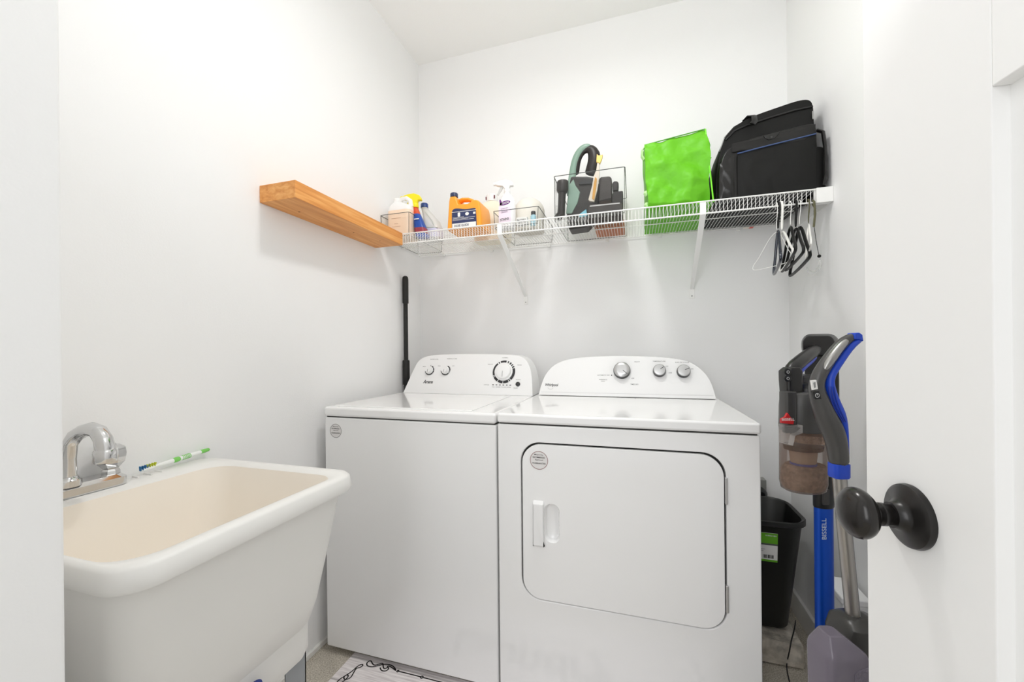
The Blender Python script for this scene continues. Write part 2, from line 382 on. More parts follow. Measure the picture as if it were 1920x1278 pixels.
for t, w, x, z, h in (('TEMPERATURE', .05, .098, 1.066, .0045), ('END OF CYCLE', .052, .186, 1.062, .0045), ('AUTOMATIC DRY', .052, -.125, 1.008, .0045), ('WRINKLE', .034, -.127, .990, .005), ('SHIELD', .016, -.127, .983, .004), ('OFF', .012, -.006, .996, .005),
                      ('TIMED DRY', .032, .0, .972, .0055), ('HEAVY', .022, .012, 1.064, .004), ('LOW', .010, .128, 1.046, .004), ('ON', .009, .222, 1.036, .004), ('LESS', .012, .140, 1.02, .004)):
    text('panel_text', t, w, cpt(x, z), CXV, CU, ink_g, dcn, height=h)
obj('cycle_mark', MB().lathe([(.0025, 0), (.0025, .0006)], cpt(-.092, 1.008), 12, CN), ink_d, dcn)
lg = text('brand_logo', 'Whirlpool', .058, cpt(-.346, .963), CXV, CU, ink_d, dcn, shear=.2, height=.016)
mb = MB(); A, B = arc_ring(cpt(-.350, .958, .0006), .0125, .0133, 200, 330, 14); mb.loft([A, B], False, False, close=False); obj('logo_swoosh', mb, ink_g, dcn)
obj('latch_mark', MB().obox((.002, 1.665, TOP + .0045), (.001, 0, 0), (0, .006, 0), (0, 0, .0005)), ink_d, dr)

# ------------------------------------------------------------------ laundry sink
cream = mat('sink_cream', 'fbf5ec', .35, spec=.4)
sinkw = mat('sink_white', 'ecebe8', .4, spec=.4)
SX0, SX1, SY0, SY1, SZ = -1.1505, -.640, .345, .818, .829
sk = thing('utility_sink', (-.9, .58, 0), 'large white plastic laundry sink with a cream basin, against the left wall', 'sink')
scx, scy = (SX0 + SX1) / 2, (SY0 + SY1) / 2; sw, sd = SX1 - SX0, SY1 - SY0
def rl(x0, x1, y0, y1, z, r, n=8): return [Vector(((x0 + x1) / 2 + a, (y0 + y1) / 2 + b, z)) for a, b in rrect(x1 - x0, y1 - y0, r, n)]
rim_in = (SX0 + .092, SX1 - .026, SY0 + .030, SY1 - .030)
rim_in = (SX0 + .092, SX1 - .032, SY0 + .020, SY1 - .036)
mb = MB(); mb.loft([rl(SX0 + .02, SX1 - .02, SY0 + .02, SY1 - .02, SZ - .034, .035), rl(SX0 + .002, SX1 - .002, SY0 + .002, SY1 - .002, SZ - .036, .05), rl(SX0, SX1, SY0, SY1, SZ - .030, .05), rl(SX0 + .002, SX1 - .002, SY0 + .002, SY1 - .002, SZ - .006, .05), rl(SX0 + .008, SX1 - .008, SY0 + .008, SY1 - .008, SZ, .046),
         rl(rim_in[0] - .010, rim_in[1] + .006, rim_in[2] - .006, rim_in[3] + .008, SZ, .060), rl(*rim_in, SZ - .007, .056)], False, False)
obj('rim', mb, sinkw, sk, smooth=60)
a = rim_in
mb = MB(); mb.loft([rl(*a, SZ - .007, .056), rl(a[0] + .006, a[1] - .014, a[2] + .010, a[3] - .014, SZ - .10, .055), rl(a[0] + .018, a[1] - .040, a[2] + .03, a[3] - .040, SZ - .29, .06), rl(a[0] + .05, a[1] - .06, a[2] + .05, a[3] - .06, SZ - .335, .06), rl(a[0] + .12, a[1] - .13, a[2] + .12, a[3] - .12, SZ - .345, .05)], False, True)
obj('basin', mb, cream, sk, smooth=60, label='cream inside of the basin')
obj('drain', MB().lathe([(.035, 0), (.038, .002), (.030, .004)], (-.88, .58, SZ - .346), 24), chrome, sk)
b0 = (SX0 + .03, SX1 - .020, SY0 + .012, SY1 - .018)
mb = MB(); mb.loft([rl(*b0, SZ - .034, .045), rl(b0[0], b0[1] - .012, b0[2] + .008, b0[3] - .02, SZ - .15, .05), rl(b0[0] + .01, b0[1] - .028, b0[2] + .02, b0[3] - .042, SZ - .27, .05),
         rl(b0[0] + .02, b0[1] - .038, b0[2] + .03, b0[3] - .052, SZ - .31, .05), rl(b0[0] + .04, b0[1] - .056, b0[2] + .045, b0[3] - .066, SZ - .335, .045), rl(b0[0] + .07, b0[1] - .08, b0[2] + .07, b0[3] - .09, SZ - .348, .04)], False, True)
obj('tub', mb, sinkw, sk, smooth=60)
s0 = (b0[0] + .03, b0[1] - .046, b0[2] + .03, b0[3] - .063)
mb = MB(); mb.loft([rl(*s0, SZ - .295, .03), rl(*s0, SZ - .375, .03), rl(s0[0] + .004, s0[1] - .006, s0[2] + .004, s0[3] - .006, SZ - .392, .03), rl(s0[0] + .03, s0[1] - .03, s0[2] + .03, s0[3] - .03, SZ - .393, .02)], False, True)
obj('apron', mb, sinkw, sk, smooth=60)
legm = mat('galvanised_leg', '9b9fa2', .45, metal=.3)
for x, sx in ((s0[0] + .01, 1), (s0[1] - .012, -1)):
    for y, sy in ((s0[2] + .012, 1), (s0[3] - .012, -1)):
        obj('leg', MB().box((min(x, x + sx * .05), min(y, y + sy * .003), 0), (max(x, x + sx * .05), max(y, y + sy * .003), SZ - .375)).box((min(x, x + sx * .003), min(y, y + sy * .055), 0), (max(x, x + sx * .003), max(y, y + sy * .055), SZ - .375)), legm, sk)
for y, l in ((.632, .012), (.655, .018), (.678, .016)):
    obj('soap_ridge', MB().box((-1.128, y - .002, SZ - .002), (-1.128 + l + .01, y + .002, SZ + .0035)), sinkw, sk, bevel=.0015)

# faucet
fa = thing('faucet', (-1.112, .52, SZ), 'chrome two-handle faucet on the back ledge of the laundry sink', 'faucet')
mb = MB(); mb.loft([rl(-1.142, -1.082, .43, .603, SZ + .001, .018), rl(-1.142, -1.082, .43, .603, SZ + .018, .018), rl(-1.134, -1.090, .438, .595, SZ + .025, .016)])
obj('base_plate', mb, chrome, fa, bevel=.001)
SP = Vector((-1.100, .508, SZ + .022))
obj('spout_collar', MB().lathe([(.020, 0), (.020, .012), (.016, .016), (.015, .020)], SP, 24), chrome, fa)
mbp = [SP + Vector(v) for v in ((0, 0, .01), (0, 0, .055), (.004, .001, .085), (.016, .004, .102), (.034, .007, .112), (.056, .009, .117), (.074, .011, .112), (.086, .012, .098), (.090, .013, .080), (.090, .013, .067))]
obj('spout', MB().tube(mbp, [.0135, .0125, .0125, .013, .013, .0135, .014, .0145, .0155, .0155], 20), chrome, fa)
obj('spout_tip', MB().lathe([(.017, 0), (.018, .003), (.018, .022), (.0155, .026)], SP + Vector((.090, .013, .052)), 24), chrome, fa)
for y in (.437, .583):
    h = obj('handle', MB().lathe([(.017, 0), (.016, .010), (.013, .014), (.016, .018), (.024, .028), (.027, .046), (.025, .060), (.016, .066)], (-1.112, y, SZ + .022), 8), chrome, fa, smooth=20)
    obj('handle_cap', MB().lathe([(.010, 0), (.009, .003)], (-1.112, y, SZ + .088), 16), chrome, h)

# dish-style toothbrush lying along the ledge
tb = thing('toothbrush', (-1.13, .72, SZ), 'white and green toothbrush with blue and yellow bristles lying on the sink ledge', 'toothbrush')
A_, B_ = Vector((-1.118, .642, SZ + .0125)), Vector((-1.140, .818, SZ + .020))
def tbp(t): return A_.lerp(B_, t)
obj('handle', MB().tube([tbp(t) for t in (.20, .28, .40, .5, .62, .75, .86)], [.003, .0045, .0055, .0058, .0052, .0052, .0048], 12), mat('brush_white', 'f3f5f3', .3), tb)
gg = mat('brush_green', '7fcf62', .4)
obj('grip', MB().tube([tbp(t) for t in (.42, .45, .5, .53)], [.0052, .0066, .0066, .0052], 12), gg, tb)
mb = MB()
for i in range(6): mb.tube([tbp(.56 + i * .022), tbp(.566 + i * .022)], .0063, 12)
obj('grip_ribs', mb, gg, tb)
obj('tail_tip', MB().tube([tbp(t) for t in (.85, .92, .98, 1.0)], [.0052, .0056, .0045, .002], 12), gg, tb)
obj('head', MB().tube([tbp(0), tbp(.05), tbp(.15), tbp(.21)], [.002, .0048, .0048, .003], 12), MATS['brush_white'], tb)
for c_, t0, t1, nm in (('2f74a8', .0, .075, 'blue_bristles'), ('c7cf3a', .085, .17, 'yellow_bristles')):
    mb = MB()
    for i in range(4):
        for j in (-1, 0, 1):
            p = tbp(t0 + (t1 - t0) * i / 3); mb.tube([p + Vector((j * .002, 0, 0)), p + Vector((.003 + j * .0028, (i - 1.5) * .0012, .0105))], .0013, 6)
    obj(nm, mb, mat(nm, c_, .5), tb)

# blue handle in front of the sink
pb = pz(482, 1285, .49)
mh = thing('broom', (pb.x, pb.y, 0), 'dark blue broom handle tip standing in front of the laundry sink', 'broom')
obj('stick', MB().tube([(pb.x + .012, pb.y, .02), (pb.x, pb.y, .47)], .008, 12), mat('navy_stick', '22306a', .4), mh)
obj('stick_tip', MB().tube([(pb.x, pb.y, .455), (pb.x, pb.y, .487), (pb.x, pb.y, .496)], [.0105, .0105, .008], 14), mat('navy_tip', '23357e', .4), mh)
obj('brush_head', MB().box((pb.x - .02, pb.y - .05, 0), (pb.x + .045, pb.y + .05, .03)), MATS['navy_stick'], mh, bevel=.005)

# ------------------------------------------------------------------ wooden shelf
def wood_mat():
    m = bpy.data.materials.new('honey_pine'); m.use_nodes = True; nt = m.node_tree; N = nt.nodes; L = nt.links; b = N['Principled BSDF']
    tc = N.new('ShaderNodeTexCoord'); mp = N.new('ShaderNodeMapping'); mp.inputs['Scale'].default_value = (14, 1.2, 30)
    n = N.new('ShaderNodeTexNoise'); n.inputs['Scale'].default_value = 3; n.inputs['Detail'].default_value = 6; n.inputs['Distortion'].default_value = .6
    r = N.new('ShaderNodeValToRGB'); e = r.color_ramp.elements
    e[0].position = .3; e[0].color = (*lin('d1863c'), 1); e[1].position = .7; e[1].color = (*lin('f0b26a'), 1); x = e.new(.5); x.color = (*lin('e39c52'), 1)
    L.new(tc.outputs['Object'], mp.inputs[0]); L.new(mp.outputs[0], n.inputs['Vector']); L.new(n.outputs['Fac'], r.inputs[0]); L.new(r.outputs[0], b.inputs['Base Color'])
    b.inputs['Roughness'].default_value = .45; return m
wm = wood_mat()
ws = thing('floating_shelf', (-1.08, 1.3, 1.60), 'thick honey-coloured wooden shelf on the left wall, empty', 'shelf')
obj('board', MB().box((LX + .0005, .993, 1.602), (-1.0075, 1.597, 1.657)), wm, ws, bevel=.0012)
for x, y, r in ((-1.10, 1.10, .0035), (-1.085, 1.36, .003), (-1.06, 1.50, .0022)): obj('wood_knot', MB().lathe([(r, 0), (r, .0006)], (x, y, 1.6013), 12), mat('wood_knot', '7d4a1c', .6), ws)

# ------------------------------------------------------------------ wire shelf
YF, YK, SHZ, LIPZ = 1.600, 1.995, 1.655, 1.611
sh = thing('wire_shelf', (-.25, 1.8, SHZ), 'long white wire shelf across the back wall', 'shelf')
XL, XR = LX + .002, .600
mb = MB()
n = int((XR - XL) / .0127)
for i in range(n + 1):
    x = XL + .004 + i * .0127; r = .00105
    mb.tube([(x, YK, SHZ), (x, YF + .004, SHZ), (x, YF, SHZ - .004), (x, YF, LIPZ)], r, 5)
obj('wire_deck', mb, wire_w, sh, label='closely spaced thin white wires bent down at the front')
mb = MB()
for y, z, r in ((YF - .002, SHZ - .001, .0028), (YF + .001, LIPZ, .003), (YK, SHZ - .002, .0028), (YF + .21, SHZ - .004, .0022), ):
    mb.tube([(XL, y, z), (XR, y, z)], r, 8)
obj('long_rods', mb, wire_w, sh)
def brace(xt, xb, zb):
    w_ = .0105
    mb = MB()
    T = Vector((xt, YF - .004, SHZ - .004)); T2 = Vector((xt + (xb - xt) * .02, YF - .002, LIPZ - .004)); Bq = Vector((xb, BY - .006, zb + .030))
    ex = Vector((w_, 0, 0))
    mb.loft([[T - ex, T + ex, T + ex + Vector((0, .004, 0)), T - ex + Vector((0, .004, 0))], [T2 - ex, T2 + ex, T2 + ex + Vector((0, .007, .004)), T2 - ex + Vector((0, .007, .004))],
             [Bq - ex * .75, Bq + ex * .75, Bq + ex * .75 + Vector((0, .003, .003)), Bq - ex * .75 + Vector((0, .003, .003))]])
    mb.box((xb - .011, BY - .004, zb - .012), (xb + .011, BY - .0005, zb + .034))
    b = obj('brace', mb, wire_w, sh, bevel=.001)
    obj('screw', MB().lathe([(.003, 0), (.002, .002)], (xb, BY - .004, zb), 10, (0, -1, 0)), ink_g, b)
brace(-.540, -.536, 1.366); brace(.2455, .2575, 1.360)
obj('end_bracket', MB().box((XR - .004, YF - .006, LIPZ - .004), (RX - .0005, YF + .022, SHZ + .003)).box((RX - .004, YF, LIPZ - .004), (RX - .0005, YK, SHZ)), wire_w, sh, bevel=.002)
for x in (-1.0, -.72, -.41, -.12, .12, .45): obj('wall_clip', MB().box((x - .008, BY - .014, SHZ - .014), (x + .008, BY - .0005, SHZ + .004)), wire_w, sh, bevel=.002)

# ------------------------------------------------------------------ clear bins
acr = clear('clear_acrylic', 'e8ecea', .02, .04)
edge_m = clear('acrylic_edge', '5c605c', .7, .15)
ZB = SHZ + .0022
def bin_(x0, x1, y0, y1, h, label, taper=.004, edge=.0016, vert=False):
    t = thing('storage_bin', ((x0 + x1) / 2, (y0 + y1) / 2, ZB), label, 'bin'); z1 = ZB + h
    mb = MB(); mb.loft([rl(x0 + taper, x1 - taper, y0 + taper, y1 - taper, ZB, .008, 3), rl(x0, x1, y0, y1, z1, .008, 3)], True, False)
    obj('walls', mb, acr, t)
    mb = MB(); mb.tube(rl(x0, x1, y0, y1, z1, .008, 3), edge, 6, closed=True); obj('top_edge', mb, edge_m, t)
    mb = MB(); mb.tube(rl(x0 + taper, x1 - taper, y0 + taper, y1 - taper, ZB + .001, .008, 3), edge * .8, 6, closed=True); obj('bottom_edge', mb, edge_m, t)
    mb = MB()
    for a, b in ((x0, y0), (x1, y0), (x1, y1), (x0, y1)):
        s1 = 1 if a == x0 else -1; s2 = 1 if b == y0 else -1
        obj('corner_edge', MB().tube([(a + s1 * (taper + .002), b + s2 * (taper + .002), ZB), (a + s1 * .002, b + s2 * .002, z1)], edge * .8, 6), edge_m, t)
    return t
bin_(-1.150, -.994, 1.632, 1.975, .108, 'low clear plastic bin at the left end of the wire shelf, holding the peach jug')
bin_(-.588, -.383, 1.655, 1.975, .072, 'low clear plastic bin with the cream dome, beside the white spray bottle')
bin_(-.313, -.028, 1.640, 1.985, .182, 'tall clear bin holding the green and black hand vacuum parts', .001, .0018)

# ------------------------------------------------------------------ bottles on the shelf
def ringrect(cx_, cy_, w, d, z, r, n=5): return [Vector((cx_ + a, cy_ + b, z)) for a, b in rrect(w, d, r, n)]
Z2 = ZB + .002
# peach jug
jg = thing('plastic_jug', (-1.04, 1.69, Z2), 'white jug half full of peach liquid in the clear bin at the left end', 'jug')
X0, X1, Y0, Y1 = -1.108, -.990, 1.640, 1.745; cx_, cy_ = -1.064, (Y0 + Y1) / 2 + .006; Y0 += .006
obj('liquid_body', MB().loft([ringrect(cx_, cy_, .116, .10, Z2, .02), ringrect(cx_, cy_, .124, .106, Z2 + .008, .022), ringrect(cx_, cy_, .124, .106, Z2 + .128, .022)]), mat('peach_liquid', 'ffe8d0', .3, spec=.4), jg, label='peach lower body')
jt = obj('top', MB().loft([ringrect(cx_, cy_, .124, .106, Z2 + .1282, .022), ringrect(cx_, cy_, .120, .100, Z2 + .150, .025), ringrect(cx_ - .02, cy_, .070, .06, Z2 + .172, .024), ringrect(cx_ - .030, cy_, .040, .040, Z2 + .184, .018)], True, True), mat('milky_plastic', 'f6f6f6', .35), jg)
obj('handle', MB().tube([(cx_ - .018, cy_ - .01, Z2 + .172), (cx_ + .0, cy_ - .015, Z2 + .192), (cx_ + .028, cy_ - .018, Z2 + .192), (cx_ + .048, cy_ - .018, Z2 + .176), (cx_ + .052, cy_ - .018, Z2 + .148)], [.011, .010, .010, .011, .012], 12), MATS['milky_plastic'], jg)
obj('cap', MB().lathe([(.021, 0), (.021, .016), (.019, .018)], (cx_ - .030, cy_, Z2 + .182), 20), MATS['milky_plastic'], jg)
mb = MB()
for z, w in ((.088, .05), (.062, .02), (.048, .045)): mb.box((cx_ - w / 2 - .008, Y0 - .0015, Z2 + z), (cx_ + w / 2 - .008, Y0 + .002, Z2 + z + .0015))
obj('label_print', mb, mat('tan_print', 'cba98c', .5), jg)

def sprayhead(parent, c, xd, m_, s=1.0, trig=None):
    """trigger head: c = neck top, xd = direction the nozzle points"""
    xd = Vector(xd).normalized(); sd_ = up.cross(xd)
    P = lambda a, z: c + xd * (a * s) + up * (z * s)
    obj('collar', MB().lathe([(.014 * s, 0), (.015 * s, .002 * s), (.014 * s, .018 * s), (.011 * s, .022 * s)], c, 20), m_, parent)
    out = [P(-.028, .040), (P(-.020, .052)), P(.004, .060), P(.030, .057), P(.050, .050), P(.052, .036), P(.040, .033), P(.020, .030), P(.012, .018), P(-.010, .018), P(-.014, .030), P(-.030, .030)]
    obj('spray_head', MB().prism([p - sd_ * (.011 * s) for p in out], sd_ * (.022 * s)), m_, parent, bevel=.004 * s)
    obj('trigger', MB().tube([P(.022, .034), P(.030, .016), P(.044, -.008)], [.005 * s, .0045 * s, .003 * s], 8, flat=1.6), trig or m_, parent)
    obj('nozzle', MB().tube([P(.050, .043), P(.062, .043)], .008 * s, 12), m_, parent)

# blue / red spray bottle with yellow head
bs = thing('spray_bottle', (-.952, 1.70, Z2), 'blue and red spray bottle with a bright yellow trigger, behind the peach jug', 'spray bottle')
bc = Vector((-.961, 1.70, 0)); lean = -.040
def sect(z, w, d, r): return [Vector((bc.x + lean * z / .15 + a, bc.y + b, Z2 + z)) for a, b in rrect(w, d, r, 5)]
obj('body', MB().loft([sect(0, .050, .045, .012), sect(.01, .055, .05, .015), sect(.055, .053, .048, .016), sect(.085, .046, .04, .016), sect(.115, .034, .032, .014)]), mat('deep_blue_bottle', '1f4fae', .3), bs)
obj('neck_band', MB().loft([sect(.115, .034, .032, .014), sect(.130, .030, .030, .013), sect(.150, .024, .024, .011)]), mat('orange_red_band', 'd8532c', .4), bs, label='orange-red neck')
obj('label_print', MB().loft([sect(.018, .0560, .0515, .015), sect(.045, .0550, .050, .015)], False, False), mat('red_print', '9c3a4a', .4), bs, label='red and violet lower label')
obj('label_stripe', MB().prism([Vector((bc.x - .02 + a, bc.y - .0262, Z2 + z)) for a, z in ((-.012, .083), (.012, .083), (.012, .087), (-.012, .087))], (0, .004, 0)), paper, bs)
yl = mat('bright_yellow', 'f6e71a', .35)
sprayhead(bs, Vector((bc.x + lean, bc.y, Z2 + .148)), (-1, -.25, 0), yl, 1.12)
# clear bottle with blue cap
cb = thing('cleaner_bottle', (-.925, 1.765, Z2), 'clear white bottle with a navy cap, right of the blue spray bottle', 'bottle')
bx = -.938; fr = clear('frosted_plastic', 'f3f4f2', .55, .25)
def s2(z, x, w, d, r): return [Vector((x + a, 1.765 + b, Z2 + z * 1.22)) for a, b in rrect(w, d, r, 5)]
obj('body', MB().loft([s2(0, bx, .085, .07, .02), s2(.008, bx, .084, .076, .022), s2(.045, bx, .084, .076, .022), s2(.075, bx - .010, .078, .062, .022), s2(.105, bx - .028, .054, .046, .02), s2(.130, bx - .046, .036, .034, .016), s2(.139, bx - .050, .032, .030, .014)]), fr, cb)
obj('cap', MB().lathe([(.0185, 0), (.0185, .018), (.016, .021)], (bx - .050, 1.765, Z2 + .168), 24), mat('navy_cap', '1d3f86', .35), cb)
obj('label', MB().loft([s2(.008, bx, .0855, .0775, .022), s2(.043, bx, .0855, .0775, .022)], False, False), mat('pale_lilac_label', 'd9dcf3', .5), cb)
mb = MB()
mb.tube([(bx - .034, 1.740, Z2 + .140), (bx - .010, 1.732, Z2 + .112), (bx + .012, 1.728, Z2 + .086), (bx + .020, 1.727, Z2 + .064)], .0012, 6)
mb.tube([(bx - .040, 1.727, Z2 + .062), (bx, 1.726, Z2 + .056), (bx + .040, 1.730, Z2 + .052)], .0016, 6)
obj('moulded_lines', mb, mat('grey_green_line', 'a9b8ac', .4), cb)

# orange detergent jug
og = mat('orange_plastic', 'fba633', .32, spec=.45)
oj = thing('detergent_jug', (-.70, 1.68, ZB), 'orange detergent jug with a navy cap and label, in front on the wire shelf', 'jug')
oy = 1.628; dth = .135
def Op(x, z, y=oy): return Vector((x, y, z))
out = [(-.802, 1.658), (-.797, 1.72), (-.792, 1.79), (-.787, 1.812), (-.758, 1.812), (-.752, 1.790), (-.745, 1.772), (-.70, 1.770), (-.690, 1.773), (-.672, 1.783), (-.656, 1.784), (-.642, 1.772), (-.637, 1.745), (-.634, 1.70), (-.634, 1.658)]
def ins(k, y): 
    cx2, cz2 = -.715, 1.72
    return [Vector((cx2 + (x - cx2) * k, y, max(ZB, cz2 + (z - cz2) * k))) for x, z in out]
obj('body', MB().loft([ins(.955, oy), ins(1, oy + .016), ins(1, oy + dth - .016), ins(.955, oy + dth)]), og, oj, bevel=.006)
obj('handle', MB().tube([(-.766, oy + .05, 1.798), (-.740, oy + .05, 1.806), (-.712, oy + .05, 1.803), (-.694, oy + .05, 1.795), (-.682, oy + .05, 1.778), (-.676, oy + .05, 1.768)], [.010, .0095, .009, .009, .010, .012], 14, flat=1.8, side=(0, 0, 1)), og, oj)
obj('cap', MB().lathe([(.0175, 0), (.0175, .015), (.0155, .018)], (-.7735, oy + .024, 1.812), 24), mat('dark_navy', '283357', .4), oj)
lb = obj('label', MB().prism([Vector((x, oy - .0016, z)) for x, z in smooth_out([(-.774, 1.662), (-.774, 1.738), (-.768, 1.750), (-.748, 1.752), (-.705, 1.742), (-.664, 1.745), (-.658, 1.74), (-.655, 1.662)], 2)], (0, .003, 0)), mat('navy_label', '2b3560', .4), oj, label='navy back label with white icons')
mb = MB(); ly = oy - .0022
mb.box((-.774, ly, 1.7345), (-.657, ly + .001, 1.7365)); mb.box((-.772, ly, 1.6625), (-.658, ly + .001, 1.6845))
for k in range(4): mb.box((-.770, ly, 1.698 + k * .0042), (-.770 + (.102, .075, .108, .055)[k], ly + .001, 1.6990 + k * .0042))
mb.prism([Vector((-.739 + a, ly, 1.7225 + b)) for a, b in rrect(.012, .018, .003)], (0, .001, 0))
mb.prism([Vector((-.700 + a, ly, 1.7225 + b)) for a, b in oval(.009, .0072, 16)], (0, .001, 0))
mb.box((-.671, ly, 1.7185), (-.660, ly + .001, 1.7275))
obj('label_print', mb, paper, lb)
text('label_text', 'DOSE GUIDE', .07, (-.727, ly, 1.674), (1, 0, 0), (0, 0, 1), MATS['dark_navy'], lb, height=.010)
# white jug behind the orange one
wj = thing('bleach_bottle', (-.66, 1.87, ZB), 'white bottle standing behind the orange jug, only its cap and side showing', 'bottle')
obj('body', MB().loft([ringrect(-.668, 1.875, .17, .10, ZB, .02), ringrect(-.668, 1.875, .175, .105, ZB + .01, .024), ringrect(-.668, 1.875, .175, .105, ZB + .15, .024), ringrect(-.672, 1.875, .07, .06, ZB + .195, .02), ringrect(-.672, 1.875, .045, .045, ZB + .20, .018)]), mat('ivory_plastic', 'f4ecd8', .4), wj)
obj('cap', MB().lathe([(.028, 0), (.028, .032), (.026, .035)], (-.672, 1.875, ZB + .20), 24), plastic_w, wj)
mb = MB(); mb.box((-.6995, 1.858, ZB + .210), (-.694, 1.868, ZB + .224)); mb.box((-.652, 1.8475, ZB + .210), (-.6485, 1.856, ZB + .224))
obj('cap_print', mb, mat('maroon_print', '6d2a35', .5), wj)
mb = MB(); mb.box((-.5812, 1.845, ZB + .12), (-.5795, 1.86, ZB + .15))
for k in range(5): mb.box((-.5812, 1.842, ZB + .02 + k * .018), (-.5795, 1.850, ZB + .026 + k * .018))
obj('side_print', mb, ink_d, wj)

# white spray bottle with purple logo
wsb = thing('spray_bottle', (-.54, 1.70, ZB), 'white spray bottle with a purple oval logo, right of the orange jug', 'spray bottle')
def s3(z, w, d, r): return [Vector((-.538 + a, 1.705 + b, ZB + .003 + z)) for a, b in rrect(w, d, r, 6)]
wb = obj('body', MB().loft([s3(0, .07, .05, .02), s3(.008, .076, .054, .024), s3(.10, .076, .054, .024), s3(.128, .066, .050, .024), s3(.148, .044, .040, .019), s3(.156, .028, .028, .0135), s3(.164, .027, .027, .013)]), mat('glossy_white_bottle', 'f4f3f5', .25), wsb)
sprayhead(wsb, Vector((-.538, 1.705, ZB + .165)), (-1, -.2, 0), plastic_w, .98, mat('pale_grey_trigger', 'c9c9c7', .4))
pm = mat('purple_print', '6f2f7d', .4)
yb_ = 1.705 - .0276
lg = obj('logo_oval', MB().prism([Vector((-.540 + a, yb_, ZB + .112 + b + a * .15)) for a, b in oval(.024, .0095, 24)], (0, .001, 0)).prism([Vector((-.540 + a, yb_, ZB + .112 + b)) for a, b in ((-.024, -.008), (-.026, .016), (-.021, .018), (-.015, .004), (-.012, -.008))], (0, .001, 0)), pm, wb)
text('logo_text', 'TOTAL', .036, (-.538, yb_ - .0004, ZB + .112), (1, 0, .15), (0, 0, 1), paper, lg, height=.009, shear=.2)
obj('label_tint', MB().prism([Vector((-.540 + a, yb_ + .0004, ZB + z)) for a, z in ((-.030, .020), (.026, .020), (.026, .100), (-.030, .100))], (0, .0006, 0)), mat('lilac_tint', 'f1e3f1', .5), wb)
for z, t, w in ((.089, 'Cleaner', .034), (.078, 'multi surface', .03), (.072, 'concentrated', .028), (.040, 'STAINS', .04)):
    text('label_text', t, w, (-.543, yb_, ZB + z), (1, 0, .1), (0, 0, 1), mat('violet_grey', '9c8aa6', .5) if z > .05 else ink_d, lg, height=.006 if z > .05 else .011)

# cream dome in the bin
dm = thing('dome_cover', (-.455, 1.79, ZB), 'cream dome standing in the low clear bin', 'dome')
prof = [(.070, 0), (.0715, .05), (.0715, .090)] + [(.0715 * math.cos(math.radians(a)) + .0001, .090 + .066 * math.sin(math.radians(a))) for a in range(10, 91, 10)]
obj('shell', MB().lathe(prof, (-.458, 1.785, ZB + .003), 40), mat('cream_shell', 'e5e0d6', .4, spec=.3), dm, smooth=80)
# small bottles in the bin
sb = thing('small_bottle', (-.412, 1.685, ZB), 'tiny pale blue bottle with a dark cap in the bin before the cream dome', 'bottle')
obj('body', MB().lathe([(.012, 0), (.0125, .003), (.0125, .040), (.008, .046)], (-.414, 1.687, ZB + .003), 20), mat('pale_aqua', 'a9d2df', .25), sb)
obj('cap', MB().lathe([(.009, 0), (.010, .002), (.010, .014), (.009, .016)], (-.414, 1.687, ZB + .047), 20), ink_d, sb)
ct = thing('small_box', (-.46, 1.685, ZB), 'small white printed carton in the bin, left of the tiny blue bottle', 'box')
obj('carton', MB().box((-.486, 1.668, ZB + .003), (-.438, 1.690, ZB + .038)), paper, ct, bevel=.001)
for i, (t, z) in enumerate((('BATTERY', .026), ('CARE KIT', .014))): text('carton_text', t, .04, (-.462, 1.668, ZB + z), (1, 0, 0), (0, 0, 1), ink_d, ct, height=.008)

# ------------------------------------------------------------------ hand vacuum and parts in the tall bin
sage = mat('sage_green', '7f9a8b', .35); gph = mat('graphite', '2a2624', .4, spec=.35); gph2 = mat('graphite_soft', '3c3734', .45, spec=.35)
hv = thing('hand_vacuum', (-.18, 1.80, ZB), 'hand vacuum with a sage green and black loop handle in the tall clear bin', 'vacuum')
hy = 1.75
def hp(pts, y=hy): return [py_(u, v, y) for u, v in pts]
loopc = [(1079, 330), (1080, 312), (1083, 297), (1090, 285), (1099, 279), (1108, 279), (1114, 288), (1115, 302), (1110, 318), (1106, 330)]
obj('handle_loop', MB().tube(hp(loopc), [.012, .012, .012, .012, .0125, .016, .020, .021, .020, .020], 14, flat=1.4, side=(0, 0, 1) if False else None), gph, hv, sub=1)
obj('green_shell', MB().tube(hp([(1068, 372), (1071, 345), (1074, 322), (1077, 303), (1083, 288), (1092, 277), (1102, 273.5), (1108, 275)], hy - .006), [.012, .0115, .0105, .0105, .0105, .0105, .009, .005], 14, flat=1.5), sage, hv, sub=1, label='sage green outer shell of the handle')
body = [(1070, 330), (1066, 350), (1064, 372), (1062, 396), (1066, 430), (1100, 425), (1118, 405), (1128, 350), (1114, 332), (1100, 330)]
P = hp(body, hy - .02); obj('body', MB().prism(P, (0, .09, 0)), gph, hv, bevel=.008)
P = hp([(1067, 346), (1064, 372), (1061, 400), (1072, 400), (1083, 380), (1088, 360), (1079, 347), (1075, 335)], hy - .024)
obj('side_shell', MB().prism(P, (0, .03, 0)), sage, hv, bevel=.004)
P = hp([(1085, 344), (1087, 340), (1113, 335), (1110, 344), (1087, 345.5)], hy - .026); obj('vent_slot', MB().prism(P, (0, .01, 0)), black_p, hv)
P = hp([(1084, 403), (1099, 392), (1101, 404), (1086, 407)], hy - .03); obj('blue_tab', MB().prism(P, (0, .01, 0)), mat('light_cyan', '7cc4d8', .35), hv)
